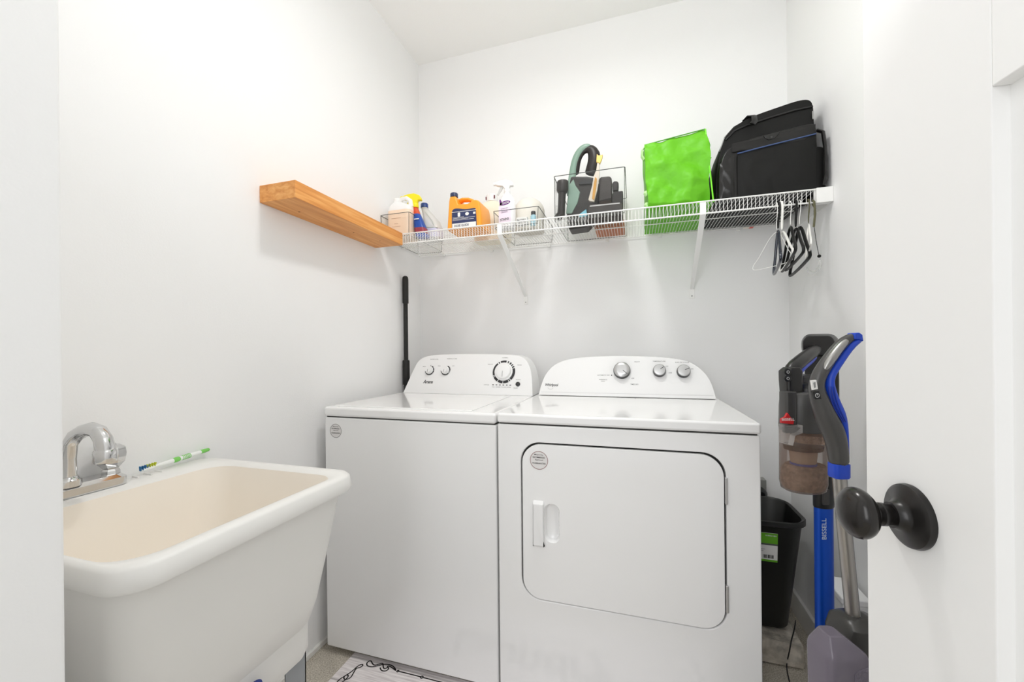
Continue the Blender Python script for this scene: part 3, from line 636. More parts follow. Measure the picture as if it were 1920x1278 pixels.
# crevice / hose nozzle
nz = thing('vacuum_nozzle', (-.29, 1.74, ZB), 'black tube nozzle standing at the left side of the tall clear bin', 'nozzle')
a1, a2 = py_(1052, 404, 1.70), py_(1054, 362, 1.70)
obj('tube', MB().tube([a1, py_(1053, 385, 1.70), a2], [.0165, .0155, .0165], 20), gph, nz)
obj('collar', MB().tube([py_(1054, 362, 1.70), py_(1054.5, 357, 1.70), py_(1055, 342, 1.70), py_(1055, 340, 1.70)], [.019, .025, .025, .023], 24), gph, nz)
obj('tip', MB().tube([a1 + Vector((.004, 0, .012)), a1 + Vector((-.018, 0, -.012))], .016, 16), gph, nz)
# yellow gadget
yg = thing('peeler', (-.12, 1.70, ZB), 'slim pale yellow tool standing in front of the hand vacuum', 'tool')
yy = 1.665; amber = mat('amber', 'cf9a45', .4); ivy = mat('pale_yellow', 'f2dfa0', .4)
P = hp([(1106, 377), (1103, 374), (1110, 348), (1113, 330), (1118, 318), (1120, 303), (1124, 303), (1124, 320), (1123, 335), (1120, 355), (1114, 378)], yy); obj('body', MB().prism(P, (0, .012, 0)), mat('greyish_clear', 'd8cfc0', .35), yg, bevel=.002)
P = hp([(1110, 372), (1113, 345), (1116, 331), (1119, 335), (1118, 350), (1114, 375)], yy - .003); obj('inner_strip', MB().prism(P, (0, .003, 0)), amber, yg, bevel=.001)
P = hp([(1118, 303), (1119, 288), (1122, 291), (1127, 290), (1130, 289), (1129, 296), (1125, 306)], yy - .003); obj('forked_tip', MB().prism(P, (0, .014, 0)), mat('warm_yellow', 'f3cf72', .4), yg, bevel=.002)
# other black attachments
at_ = thing('vacuum_attachment', (-.08, 1.76, ZB), 'dark grey barrel-shaped attachment at the right side of the tall clear bin', 'attachment')
P = hp([(1122, 378), (1123, 334), (1127, 331), (1143, 329.5), (1147, 333), (1147, 372)], 1.70); obj('barrel', MB().prism(P, (0, .07, 0)), gph2, at_, bevel=.006)
P = hp([(1148, 343), (1151, 339), (1157, 339), (1160, 342), (1159, 356), (1149, 358)], 1.71); obj('side_knob', MB().prism(P, (0, .04, 0)), gph, at_, bevel=.004)
P = hp([(1148, 364), (1150, 359), (1168, 357), (1168, 382), (1147, 382)], 1.70); obj('block', MB().prism(P, (0, .07, 0)), gph, at_, bevel=.004)
fh = thing('vacuum_floor_tool', (-.09, 1.69, ZB), 'black flat brush tool lying in front of the barrel attachment in the tall bin', 'attachment')
P = hp([(1102, 386), (1106, 383), (1162, 378.5), (1167, 382), (1168, 410), (1104, 418)], 1.655); obj('housing', MB().prism(P, (0, .04, 0)), gph2, fh, bevel=.004)
P = hp([(1106, 387.5), (1106, 385), (1162, 379.5), (1162, 381.5)], 1.654); obj('shiny_edge', MB().prism(P, (0, .003, 0)), silver, fh)
obx = thing('attachment_tray', (-.11, 1.86, ZB), 'orange brown box lying at the bottom of the tall bin', 'box')
obj('carton', MB().box((-.165, 1.82, ZB + .002), (-.036, 1.97, ZB + .03)), mat('orange_brown', 'c4713a', .6), obx, bevel=.003)

# ------------------------------------------------------------------ green bag
def cloth_box(x0, x1, y0, y1, z0, z1, fx, amp, scale, seed, nx=26, ny=12, nz=26, extra=None):
    """closed box grid; fx(x,y,z) moves each point; then wrinkle noise"""
    mb = MB(); bm = mb.bm; cache = {}
    def V(i, j, k):
        if (i, j, k) not in cache:
            x, y, z = x0 + (x1 - x0) * i / nx, y0 + (y1 - y0) * j / ny, z0 + (z1 - z0) * k / nz
            p = Vector(fx(x, y, z)); s_ = Vector((seed, 0, 0))
            nn = noise.noise(p * scale + s_); n2 = noise.noise(p * scale * 2.3 + s_ * 2)
            rid = (1 - abs(noise.noise(Vector((p.x * scale * .8 + p.z * scale * .5, p.y * scale, p.z * scale * .7 - p.x * scale * .4)) + s_ * 3)) * 2.2)
            k2 = min(1, k / 2) if k < nz / 2 else 1
            p += Vector((nn * .6, -(nn + .5 * n2 + .6 * rid), n2 * .3)) * amp * k2
            cache[(i, j, k)] = bm.verts.new(p)
        return cache[(i, j, k)]
    for i in range(nx):
        for k in range(nz):
            bm.faces.new((V(i, 0, k), V(i + 1, 0, k), V(i + 1, 0, k + 1), V(i, 0, k + 1)))
            bm.faces.new((V(i, ny, k), V(i, ny, k + 1), V(i + 1, ny, k + 1), V(i + 1, ny, k)))
    for j in range(ny):
        for k in range(nz):
            bm.faces.new((V(0, j, k), V(0, j, k + 1), V(0, j + 1, k + 1), V(0, j + 1, k)))
            bm.faces.new((V(nx, j, k), V(nx, j + 1, k), V(nx, j + 1, k + 1), V(nx, j, k + 1)))
    for i in range(nx):
        for j in range(ny):
            bm.faces.new((V(i, j, 0), V(i, j + 1, 0), V(i + 1, j + 1, 0), V(i + 1, j, 0)))
            bm.faces.new((V(i, j, nz), V(i + 1, j, nz), V(i + 1, j + 1, nz), V(i, j + 1, nz)))
    return mb
grn = mat('lime_green_fabric', '66ba1a', .5, spec=.35, bump=.45, bscale=6, bdist=.06)
gb = thing('tote_bag', (.16, 1.8, ZB), 'bright lime green fabric bag on the wire shelf', 'bag')
def fx(x, y, z):
    t = (z - ZB) / .28; u = (x - .05) / .235; d = (y - 1.615) / .37
    X = .052 + (-.006) * t + u * (.232 - .014 * t) - .010 * math.sin(math.pi * t) * (1 - u) * .0
    b = math.sin(math.pi * min(1, max(0, u))) * math.sin(math.pi * min(1, t))
    Yy = 1.628 + d * (.352 - .15 * t) - .016 * b * (1 - d) + .03 * t * (1 - d)
    Zz = ZB + t * (.262 + .026 * u)
    return (X, Yy, Zz)
obj('body', cloth_box(.05, .285, 1.615, 1.985, ZB, ZB + .28, fx, .019, 10, 3, 50, 12, 50), grn, gb, smooth=70)
def gpt(x, t, off=0): q_ = Vector(fx(x, 1.615, ZB + .28 * t)); q_.y -= off; return q_
pip = mat('lime_piping', '7be52c', .5)
obj('piping', MB().tube([gpt(.286, t, .004) for t in (0, .15, .3, .45, .6, .75, .9, 1.0)], .0028, 8), pip, gb)
obj('top_seam', MB().tube([gpt(x, 1.0, .004) for x in (.05, .10, .16, .22, .285)], .0022, 8), mat('green_seam', '4a9a1c', .5), gb)
gx = gpt(.285, .93)
obj('handle', MB().tube([gx + Vector(v) for v in ((.002, .03, .0), (.012, .03, -.006), (.018, .028, -.03), (.013, .024, -.065), (.008, .02, -.09), (.010, .012, -.10), (.016, .012, -.085))], [.003] * 7, 8, flat=3.5), pip, gb)
obj('handle', MB().tube([gpt(.05, .92) + Vector(v) for v in ((.002, .01, .02), (-.009, .006, .005), (-.010, .004, -.02), (-.002, .004, -.035))], .003, 8, flat=3), mat('pale_green_webbing', 'b9e39b', .5), gb)
for t in (.06, .24): obj('side_loop', MB().tube([gpt(.05, t + .035, .002) + Vector((-.001, 0, 0)), gpt(.05, t, .006) + Vector((-.004, 0, 0)), gpt(.05, t - .03, .002) + Vector((.002, 0, 0))], .0035, 8, flat=2), MATS['pale_green_webbing'], gb)

# ------------------------------------------------------------------ black bag
nyl = mat('black_nylon', '111110', .5, spec=.25, bump=.12, bscale=1200); nyl2 = mat('black_coated_nylon', '151413', .3, spec=.4, bump=.04, bscale=500)
kb_ = thing('laptop_bag', (.45, 1.8, ZB), 'black travel bag with a blue trim line at the right end of the wire shelf', 'bag')
out = [(.292, ZB), (.294, 1.74), (.302, 1.82), (.318, 1.88), (.345, 1.925), (.385, 1.952), (.43, 1.967), (.50, 1.982), (.560, 1.994), (.592, 1.994), (.607, 1.982), (.612, 1.95), (.614, 1.80), (.616, ZB)]
so = smooth_out(out, 2)
def bring(k, y, dz=0):
    cx2, cz2 = .455, 1.78
    return [Vector((cx2 + (x - cx2) * k, y, max(ZB, cz2 + (z - cz2) * k + dz))) for x, z in so]
obj('body', MB().loft([bring(.97, 1.642), bring(1, 1.66), bring(1, 1.80), bring(.985, 1.93, -.02), bring(.94, 1.975, -.03)]), nyl, kb_, bevel=.004)
# front compartment, lower, in front of the main body
fo = [(.300, ZB + .001), (.300, 1.76), (.308, 1.80), (.322, 1.835), (.352, 1.858), (.42, 1.872), (.52, 1.885), (.592, 1.893), (.606, 1.885), (.610, 1.86), (.612, ZB + .001)]
fso = smooth_out(fo, 2)
mb = MB(); mb.loft([[Vector((.455 + (x - .455) * k, y, max(ZB + .001, 1.76 + (z - 1.76) * k))) for x, z in fso] for k, y in ((.975, 1.618), (1, 1.628), (1, 1.665))])
fp = obj('front_pocket', mb, nyl2, kb_, bevel=.003)
mb = MB()
def flat_panel(x0, x1, z0, z1, y, amp, seed, slope=0, nx=24, nz=16):
    mb = MB(); vs = [[None] * (nz + 1) for _ in range(nx + 1)]
    for i in range(nx + 1):
        for k in range(nz + 1):
            u_, w_ = i / nx, k / nz; e = min(u_, 1 - u_, w_, 1 - w_) * 6; e = min(1, e)
            x = x0 + (x1 - x0) * u_; z = z0 + (z1 - z0) * w_ + slope * u_ * w_
            nn = 1 - abs(noise.noise(Vector((x * 16 + z * 11, z * 9 - x * 5, seed)))) * 2.2
            vs[i][k] = mb.bm.verts.new((x, y - amp * nn * e, z))
    for i in range(nx):
        for k in range(nz): mb.bm.faces.new((vs[i][k], vs[i + 1][k], vs[i + 1][k + 1], vs[i][k + 1]))
    bmesh.ops.solidify(mb.bm, geom=list(mb.bm.faces), thickness=.003); return mb
obj('slip_pocket', flat_panel(.362, .602, ZB + .004, 1.815, 1.611, .0035, 4.2, .030), nyl, fp)
obj('blue_trim', MB().tube([(.362, 1.609, 1.8165), (.44, 1.608, 1.827), (.52, 1.608, 1.837), (.602, 1.609, 1.8475)], .0024, 8), mat('blue_trim', '3d527e', .4), fp)
obj('upper_panel', flat_panel(.345, .602, 1.826, 1.857, 1.6135, .005, 1.7, .026), nyl2, fp)
obj('left_gusset', flat_panel(.306, .352, ZB + .004, 1.79, 1.6145, .007, 8.3, .025, 10, 18), nyl2, fp)
mb = MB(); mb.prism([Vector((.468 + a, 1.606, 1.864 + b + a * .15)) for a, b in ((-.024, .006), (-.020, -.004), (-.008, -.014), (.010, -.014), (.022, -.004), (.026, .006))], (0, .008, 0))
bk_ = obj('buckle', mb, mat('black_hard_plastic', '141414', .25), fp, bevel=.002)
obj('buckle_hole', MB().lathe([(.004, 0), (.004, .001)], (.468, 1.6058, 1.857), 10, (0, -1, 0)), gap_m, bk_)
zp = mat('zip_black', '0f0f0f', .3)
obj('zip_line', MB().tube([(.330, 1.638, 1.885), (.36, 1.64, 1.915), (.40, 1.64, 1.928), (.47, 1.64, 1.942), (.55, 1.64, 1.955), (.604, 1.64, 1.958)], .0035, 8), zp, kb_)
obj('zip_line', MB().tube([(.312, 1.652, 1.85), (.33, 1.650, 1.90), (.36, 1.649, 1.932), (.41, 1.648, 1.955), (.50, 1.648, 1.975), (.57, 1.648, 1.987), (.60, 1.648, 1.978)], .003, 8), zp, kb_)
obj('top_handle', MB().tube([(.395, 1.66, 1.953), (.408, 1.645, 1.962), (.420, 1.625, 1.95), (.418, 1.612, 1.925), (.410, 1.610, 1.915)], .004, 8, flat=2.5), zp, kb_)
obj('zip_pull', MB().obox((.602, 1.635, 1.925), (.002, 0, 0), (0, .003, 0), (0, 0, .014)), silver, kb_, bevel=.001)
obj('side_pocket', MB().loft([[Vector((.606 + a, 1.70 + b, z)) for a, b in rrect(w_, .17, .012, 4)] for z, w_ in ((ZB, .046), (ZB + .02, .060), (1.75, .062), (1.80, .05), (1.805, .03))]), nyl, kb_, bevel=.003)
obj('side_strap', MB().tube([(.610, 1.618, 1.862), (.622, 1.610, 1.85), (.628, 1.610, 1.80), (.628, 1.608, 1.70), (.622, 1.610, ZB + .01)], .006, 8, flat=2.2), nyl2, kb_)
obj('care_tag', MB().box((.463, 1.955, SHZ - .0135), (.503, 1.978, SHZ - .0125)), mat('care_tag_white', 'e8e0d4', .6), kb_, label='small white and red tag hanging under the bag')
obj('tag_print', MB().box((.485, 1.954, SHZ - .0140), (.500, 1.977, SHZ - .0136)), mat('tag_red', 'd6503e', .5), kb_)

# ------------------------------------------------------------------ hangers on the front lip of the wire shelf
def hanger(label, neck, pa, pb_, r, m_, hookx, hook_r=None, hook_m=None, group=None, flat=1, name='hanger', drop=.016, hook_flat=1):
    """neck point, the two lower ends and shoulders; hook over the lower front rod"""
    t = thing(name, neck, label, 'hanger', group)
    N_ = Vector(neck); A, B = Vector(pa), Vector(pb_)
    sa = N_.lerp(A, .42) + Vector((0, 0, .014)); sb_ = N_.lerp(B, .42) + Vector((0, 0, .014))
    da = (A - B).normalized()
    path = [N_, N_.lerp(sa, .5) + Vector((0, 0, .006)), sa, sa.lerp(A, .55), A + Vector((0, 0, .018)), A + Vector((0, 0, .004)), A - da * .012, A.lerp(B, .5) - Vector((0, 0, .003)), B + da * .012, B + Vector((0, 0, .004)), B + Vector((0, 0, .018)), sb_.lerp(B, .55), sb_, N_.lerp(sb_, .5) + Vector((0, 0, .006))]
    obj('frame', MB().tube(path, r, 8, closed=True, flat=flat), m_, t, sub=1)
    hr = hook_r or r * .8; T = Vector((hookx, YF, LIPZ + .003))
    hp_ = [N_, Vector((N_.x, N_.y, N_.z + .03)), Vector((hookx, YF - .012, LIPZ - .022)), T + Vector((0, -.011, 0)), T + Vector((0, -.006, .009)), T + Vector((0, .004, .010)), T + Vector((0, .012, .001)), T + Vector((0, .012, -.012))]
    obj('hook', MB().tube(hp_, hr, 8, flat=hook_flat), hook_m or m_, t, sub=1)
    return t
def ends(u1, v1, u2, v2, z): return pz(u1, v1, z), pz(u2, v2, z)
blk = mat('black_hanger_plastic', '080808', .45, spec=.25); nav = mat('navy_hanger_plastic', '1d2431', .25); whp = mat('white_hanger_plastic', 'f2f1ec', .35); wwire = mat('white_wire', 'f3f3f0', .4)
A, B = ends(1411, 508, 1487, 489, 1.404)
hanger('thin white wire hanger, leftmost of the hangers', py_(1456, 433, 1.60), A, B, .0011, wwire, .479, .0012)
A, B = ends(1451, 516, 1464, 487, 1.372)
hanger('navy plastic hanger between the white wire hanger and the white plastic one', py_(1459, 430, 1.60), A, B, .0048, nav, .486, .0035, blk, flat=1.0)
A, B = ends(1462, 511, 1488, 478, 1.398)
hanger('white plastic hanger in front of the black ones', py_(1466, 433, 1.60), A, B, .0042, whp, .494, .0045)
bg = 'black plastic hangers on the shelf lip'
A, B = ends(1466, 511, 1492, 470, 1.392)
hanger('leftmost of the three black plastic hangers', py_(1482, 424, 1.60), A, B, .0048, blk, .520, .0014, wwire, group=bg)
A, B = ends(1472, 509, 1507, 473, 1.392)
hanger('middle black plastic hanger, hung by a thick black hook', py_(1492, 427, 1.60), A, B, .0048, blk, .536, .0040, group=bg)
A, B = ends(1481, 519, 1519, 482, 1.388)
hanger('biggest and rightmost of the three black plastic hangers', py_(1499, 423, 1.60), A, B, .0056, blk, .548, .0013, wwire, group=bg)
A, B = ends(1511, 487, 1521, 460, 1.41)
hanger('white plastic hanger right of the black hangers, mostly hidden', py_(1516, 420, 1.60), A, B, .0028, whp, .573, .0022, mat('olive_hook', '55533a', .5))
# olive strap loop
olv = mat('olive_webbing', '5b593f', .7)
obj('strap', MB().tube([(.586, YF - .008, LIPZ - .085), (.590, YF - .009, LIPZ - .04), (.588, YF - .008, LIPZ), (.588, YF + .002, LIPZ + .008), (.590, YF + .012, LIPZ), (.598, YF + .010, LIPZ - .02)], .0022, 8, flat=1.6), olv, smooth=60,
    label='short olive webbing strap looped over the shelf lip', category='strap')
# clear clip hanger
ch = thing('clip_hanger', py_(1527, 425, 1.60), 'clear plastic hanger with a thin dark stem and black ball, rightmost', 'hanger')
obj('stem', MB().tube([py_(1526, 378, 1.60) + Vector((0, 0, .006)), py_(1526.5, 425, 1.60), py_(1530, 450, 1.60), py_(1535, 477, 1.60)], .0011, 8), ink_d, ch)
obj('ball', MB().lathe([(.0055 * math.sin(math.pi * i / 8) + 1e-4, -.0055 * math.cos(math.pi * i / 8)) for i in range(9)], py_(1536, 480, 1.60), 14), blk, ch)
cl = clear('clear_hanger_plastic', 'eef0ee', .22, .08)
obj('clear_arm', MB().tube([py_(1537, 484, 1.60), py_(1539, 497, 1.60), py_(1533, 508, 1.62), py_(1524, 513, 1.64), py_(1514, 508, 1.68), py_(1513, 500, 1.70)], [.005, .006, .006, .006, .005, .003], 10), cl, ch, sub=1)

# ------------------------------------------------------------------ black pole behind the washer
bp = thing('telescopic_pole', (-1.129, 1.811, 0), 'black telescopic pole standing between the washing machine and the wall corner', 'pole')
pm_ = mat('matte_black_grip', '151513', .55)
obj('shaft', MB().lathe([(.0115, .01), (.0115, 1.40)], (-1.129, 1.811, 0), 16), pm_, bp)
obj('top_grip', MB().lathe([(.0150, 1.365), (.0155, 1.37), (.0155, 1.49), (.013, 1.502), (.006, 1.507)], (-1.129, 1.811, 0), 20), pm_, bp)
obj('lower_grip', MB().lathe([(.0175, .945), (.0180, .95), (.0180, 1.066), (.0165, 1.072)], (-1.129, 1.811, 0), 20), pm_, bp)
obj('shaft_base', MB().lathe([(.014, .0), (.014, .94)], (-1.129, 1.811, 0), 16), grey_d, bp)

# ------------------------------------------------------------------ rug
def rug_mat():
    m = bpy.data.materials.new('plank_print'); m.use_nodes = True; nt = m.node_tree; N = nt.nodes; L = nt.links; b = N['Principled BSDF']
    tc = N.new('ShaderNodeTexCoord'); mp = N.new('ShaderNodeMapping'); mp.inputs['Scale'].default_value = (1.5, 26, 1)
    n = N.new('ShaderNodeTexNoise'); n.inputs['Scale'].default_value = 6; n.inputs['Detail'].default_value = 6
    r = N.new('ShaderNodeValToRGB'); e = r.color_ramp.elements
    e[0].position = .28; e[0].color = (*lin('d2cacb'), 1); e[1].position = .6; e[1].color = (*lin('fdf8f8'), 1)
    w = N.new('ShaderNodeTexWave'); w.bands_direction = 'Y'; w.inputs['Scale'].default_value = 3.1; w.inputs['Distortion'].default_value = .6; w.inputs['Detail'].default_value = 1
    r2 = N.new('ShaderNodeValToRGB'); r2.color_ramp.elements[0].position = .0; r2.color_ramp.elements[0].color = (.10, .09, .09, 1); r2.color_ramp.elements[1].position = .03; r2.color_ramp.elements[1].color = (1, 1, 1, 1)
    mx = N.new('ShaderNodeMixRGB'); mx.blend_type = 'MULTIPLY'; mx.inputs[0].default_value = .45
    L.new(tc.outputs['Object'], mp.inputs[0]); L.new(mp.outputs[0], n.inputs['Vector']); L.new(n.outputs['Fac'], r.inputs[0])
    L.new(tc.outputs['Object'], w.inputs['Vector']); L.new(w.outputs['Fac'], r2.inputs[0])
    L.new(r.outputs[0], mx.inputs[1]); L.new(r2.outputs[0], mx.inputs[2]); L.new(mx.outputs[0], b.inputs['Base Color']); b.inputs['Roughness'].default_value = .8; return m
rg = thing('rug', (-.35, .95, 0), 'pale plank-print mat with a black scroll border, on the floor before the washer', 'rug')
obj('mat', MB().box((-1.0, .80, 0), (.25, 1.238, .006)), rug_mat(), rg, bevel=.002)
rz = .0064; mb = MB()
def ln(pts, r=.0022): mb.tube([(x, y, rz) for x, y in smooth_out(pts, 2)], r, 4, flat=.25, side=(0, 0, 1))
def ln(pts, w=.0022):
    P_ = [Vector((x, y, 0)) for x, y in smooth_out(pts, 2)]; A = []; B = []
    for i, p in enumerate(P_):
        t = (P_[min(i + 1, len(P_) - 1)] - P_[max(i - 1, 0)]).normalized(); n_ = Vector((-t.y, t.x, 0)); A.append(p + n_ * w + Vector((0, 0, rz))); B.append(p - n_ * w + Vector((0, 0, rz)))
    mb.loft([A, B], False, False, close=False)
def corner(fx_, fy):
    def T(pts): return [(fx_(a), fy(b)) for a, b in pts]
    # scroll running along the back edge, starting .085 from the corner
    ln(T([(.075, .018), (.062, .008), (.055, .022), (.066, .036), (.09, .034), (.108, .018), (.125, .008), (.15, .006), (.168, .016), (.176, .024)]))
    ln(T([(.075, .018), (.088, .026), (.10, .018), (.112, .006), (.122, .02), (.132, .03), (.140, .022), (.136, .012), (.15, .014), (.166, .02), (.176, .024)]))
    ln(T([(.115, .028), (.128, .04), (.145, .036), (.148, .024), (.140, .018)]))
    ln(T([(.180, .024), (.184, .029), (.188, .024), (.184, .019), (.180, .024)]))
    ln(T([(.188, .024), (.23, .023), (.272, .023)])); ln(T([(.272, .023), (.277, .029), (.283, .023), (.277, .017), (.272, .023)])); ln(T([(.283, .023), (.34, .023), (.40, .023)]))
    ln(T([(.045, .050), (.052, .040), (.045, .032), (.034, .045), (.032, .07), (.022, .095), (.012, .115), (.014, .14), (.022, .16)]))
    ln(T([(.045, .050), (.036, .056), (.040, .075), (.046, .10), (.030, .112), (.018, .10), (.026, .088), (.036, .098), (.028, .13), (.022, .16)]))
    ln(T([(.022, .16), (.026, .17), (.022, .18), (.018, .17), (.022, .16)])); ln(T([(.022, .18), (.022, .24), (.022, .31)]))
corner(lambda a: -.98 + a, lambda b: 1.228 - b * .95)
corner(lambda a: .23 - a, lambda b: 1.228 - b * .95)
corner(lambda a: -.98 + a, lambda b: .81 + b * .95)
corner(lambda a: .23 - a, lambda b: .81 + b * .95)
obj('scroll_border', mb, mat('rug_black', '191413', .8), rg)
text('rug_text', 'Laundry', .62, (-.37, 1.01, .0062), (1, 0, 0), (0, 1, 0), MATS['rug_black'], rg, shear=.2)

# ------------------------------------------------------------------ right hand gap: package, bin, outlet, cable
mb = cloth_box(0, 1, 0, 1, 0, 1, lambda x, y, z: (.345 + .205 * x, 1.61 + .27 * y, .006 + .088 * z * (1 - .1 * abs(x - .5) * 2)), .010, 22, 7, 22, 22, 8)
pk = obj('plastic_package', mb, mat('crinkled_film', 'c6beb2', .18, spec=.7, var=.3, vscale=25, bump=.5, bscale=60), smooth=30, label='crinkled clear-wrapped package on the floor under the black wastebasket', category='package')
tc_ = thing('wastebasket', (.455, 1.74, .10), 'black plastic wastebasket with a green label, right of the dryer', 'wastebasket')
bkp = mat('black_basket_plastic', '141413', .4, bump=.04, bscale=300)
tr = []
def tring(x0, x1, y0, y1, z, r): return rl(x0, x1, y0, y1, z, r, 8)
mb = MB(); R1 = (.333, .578, 1.625, 1.885)
mb.loft([tring(.365, .520, 1.665, 1.84, .108, .03), tring(.360, .525, 1.66, 1.845, .103, .035), tring(.357, .528, 1.655, 1.848, .112, .035), tring(R1[0] + .003, R1[1] - .004, R1[2] + .004, R1[3] - .004, .475, .065), tring(*R1, .480, .07), tring(R1[0] - .006, R1[1] + .008, R1[2] - .008, R1[3] + .006, .484, .075), tring(R1[0] - .006, R1[1] + .008, R1[2] - .008, R1[3] + .006, .500, .075),
         tring(R1[0] - .002, R1[1] + .004, R1[2] - .004, R1[3] + .002, .503, .072), tring(R1[0] + .004, R1[1] - .004, R1[2] + .004, R1[3] - .004, .498, .066), tring(.362, .523, 1.66, 1.843, .118, .03)], True, True)
obj('bucket', mb, bkp, tc_, smooth=50)
# label on the front face (slightly tilted because the side tapers)
def fpnt(x, z): # on the front wall of the basket
    t = (z - .112) / (.475 - .112); return Vector((x, 1.655 + (1.629 - 1.655) * t - .0015, z))
LA, LB_ = (fpnt(.374, .478), fpnt(.482, .462))
def lp(a, b):  # a 0..1 across, b 0..1 down
    x = .374 + .108 * a; z = .456 - .105 * b; return fpnt(x, z) - Vector((0, .0015, 0))
def lquad(a0, a1, b0, b1, o_=0): return [lp(a0, b0) - Vector((0, o_, 0)), lp(a1, b0) - Vector((0, o_, 0)), lp(a1, b1) - Vector((0, o_, 0)), lp(a0, b1) - Vector((0, o_, 0))]
lab = obj('label', MB().prism(lquad(0, 1, 0, 1), (0, .003, 0)), paper, tc_, label='green and white product label')
for b0_, b1_ in ((0, .36), (.93, 1)): obj('green_band', MB().prism(lquad(0, 1, b0_, b1_, .0006), (0, .0005, 0)), mat('label_green', '67b022', .5), lab)
obj('grey_band', MB().prism(lquad(0, 1, .36, .42, .0006), (0, .0005, 0)), mat('label_grey', '5c615a', .5), lab)
mb = MB()
for i in range(9): mb.prism(lquad(.58 + i * .035, .58 + i * .035 + (.022 if i % 3 else .012), .76, .88, .001), (0, .0005, 0))
obj('barcode', mb, ink, lab)
UX = lp(1, 0) - lp(0, 0); UY = lp(0, 0) - lp(0, 1)
text('label_text', 'RUBBISH BIN', .034, lp(.80, .08), UX, UY, paper, lab, height=.005, off=.0014)
for b_, t_, w_ in ((.50, '41 QT / 39 L', .03), (.56, 'wastebasket cesto de basura', .06), (.62, 'slim line container', .05), (.80, 'made of recycled', .035), (.86, 'plastic resin', .03)):
    text('label_text', t_, w_, lp(.36, b_), UX, UY, ink_g, lab, height=.004, off=.0014)
# outlet with plug
ot = thing('dryer_outlet', (.515, BY, .5), 'grey metal outlet box low on the back wall beside the dryer', 'outlet')
obj('box', MB().box((.46, BY - .045, .455), (.540, BY - .0005, .548)), mat('grey_metal_box', '93938f', .5, metal=.2), ot, bevel=.003)
obj('plug', MB().lathe([(.026, 0), (.026, .02), (.014, .035)], (.512, BY - .045, .492), 20, (0, -1, 0)), black_p, ot)
cpts = [pz(1492, 1160, .14), pz(1490, 1180, .118), pz(1483, 1200, .108), pz(1481, 1220, .075), pz(1474, 1243, .006), pz(1476, 1262, .004), pz(1484, 1290, .004), pz(1490, 1330, .004)]
obj('power_cable', MB().tube(cpts, .0022, 8), mat('black_cable', '100f0f', .5), sub=2, label='thin black cable running over the package and floor', category='cable')
# small white box behind the floor cleaner
wbx = thing('storage_box', (.59, 1.42, 0), 'white box against the right wall behind the floor cleaner', 'box')
obj('shell', MB().box((.562, 1.36, 0), (RX - .016, 1.475, .385)), plastic_w, wbx, bevel=.004)
obj('lid', MB().box((.558, 1.356, .385), (RX - .015, 1.479, .405)), plastic_w, wbx, bevel=.005)

# ------------------------------------------------------------------ stick vacuum (hand unit on a blue tube)
sv = thing('stick_vacuum', D(1544, 1250, 1.05) * 1.0, 'stick vacuum with a blue tube and a brown dusty cup, right of the dryer', 'vacuum')
VR, VF = rt, fw   # it faces the room roughly square to the doorway
def ell(u, v, d, a, b, n=28, r=None):
    c = D(u, v, d); c = Vector((c.x, c.y, c.z))
    return [c + VR * x + VF * y for x, y in (oval(a, b, n) if r is None else rrect(2 * a, 2 * b, r, 6))]
K = 1.0 / 747
td = 1.06
btm = D(1545, 1200, td); tubec = D(1544, 950, td)
obj('tube', MB().loft([[Vector((p.x, p.y, .03)) for p in ell(1544, 945, td, .0235, .015)], ell(1544, 945, td, .0240, .015)]), mat('metallic_blue', '0f4fc0', .3, metal=.45), sv)
obj('tube_collar', MB().loft([ell(1544, 950, td, .0240, .016), ell(1544, 948, td, .0250, .018), ell(1544, 915, td, .0255, .019), ell(1544, 890, td, .024, .018)]), black_p, sv)
obj('release_button', MB().loft([[p - VF * .02 for p in ell(1537, 940, td, .008, .004, 16, .002)], [p - VF * .02 for p in ell(1537, 912, td, .008, .004, 16, .002)]]), grey_d, sv, bevel=.001)
text('brand_text', 'BISSELL', .055, D(1534.5, 985, td) - VF * .0185, (0, 0, 1), -VR, mat('pale_silver_print', 'b9c6da', .3), sv, height=.012, off=.001)
obj('floor_head', MB().loft([[Vector((tubec.x, tubec.y, z)) + VR * x + VF * y for x, y in rrect(.20 * k, .09 * k, .02)] for z, k in ((.005, 1), (.04, 1), (.055, .8))]), grey_d, sv, bevel=.004)
cd_ = .97
smoke = clear('smoky_dust_cup', '8b7263', .36, .12)
dcp = obj('dust_cup', MB().loft([ell(1506, 918, cd_, 0.0414, 0.0352), ell(1506, 915, cd_, 0.0481, 0.0405), ell(1506, 902, cd_, 0.0518, 0.0431), ell(1506, 850, cd_, 0.0518, 0.0431), ell(1506, 806, cd_, 0.0518, 0.0431)], True, True), smoke, sv, smooth=50)
dust = mat('grey_brown_dust', '9a8474', .95, bump=.8, bscale=120, var=.25, vscale=90)
obj('dust', MB().loft([ell(1506, 914, cd_, 0.0432, 0.0361), ell(1506, 900, cd_, 0.0495, 0.0414), ell(1508, 878, cd_, 0.0495, 0.0414), ell(1510, 870, cd_, 0.0432, 0.0352)]), dust, dcp, kind='stuff')
obj('dust_rim', MB().loft([ell(1514, 826, cd_, 0.0432, 0.0418), ell(1514, 812, cd_, 0.0450, 0.0418)]), dust, dcp, kind='stuff')
obj('filter_core', MB().loft([ell(1506, 866, cd_, 0.0270, 0.0246), ell(1506, 842, cd_, 0.0306, 0.0264)]), mat('tan_filter', 'a68d79', .8), dcp)
obj('filter_band', MB().loft([ell(1506, 877, cd_, 0.0279, 0.0255), ell(1506, 866, cd_, 0.0284, 0.0260)]), mat('blue_filter_band', '2b4a9c', .5), dcp)
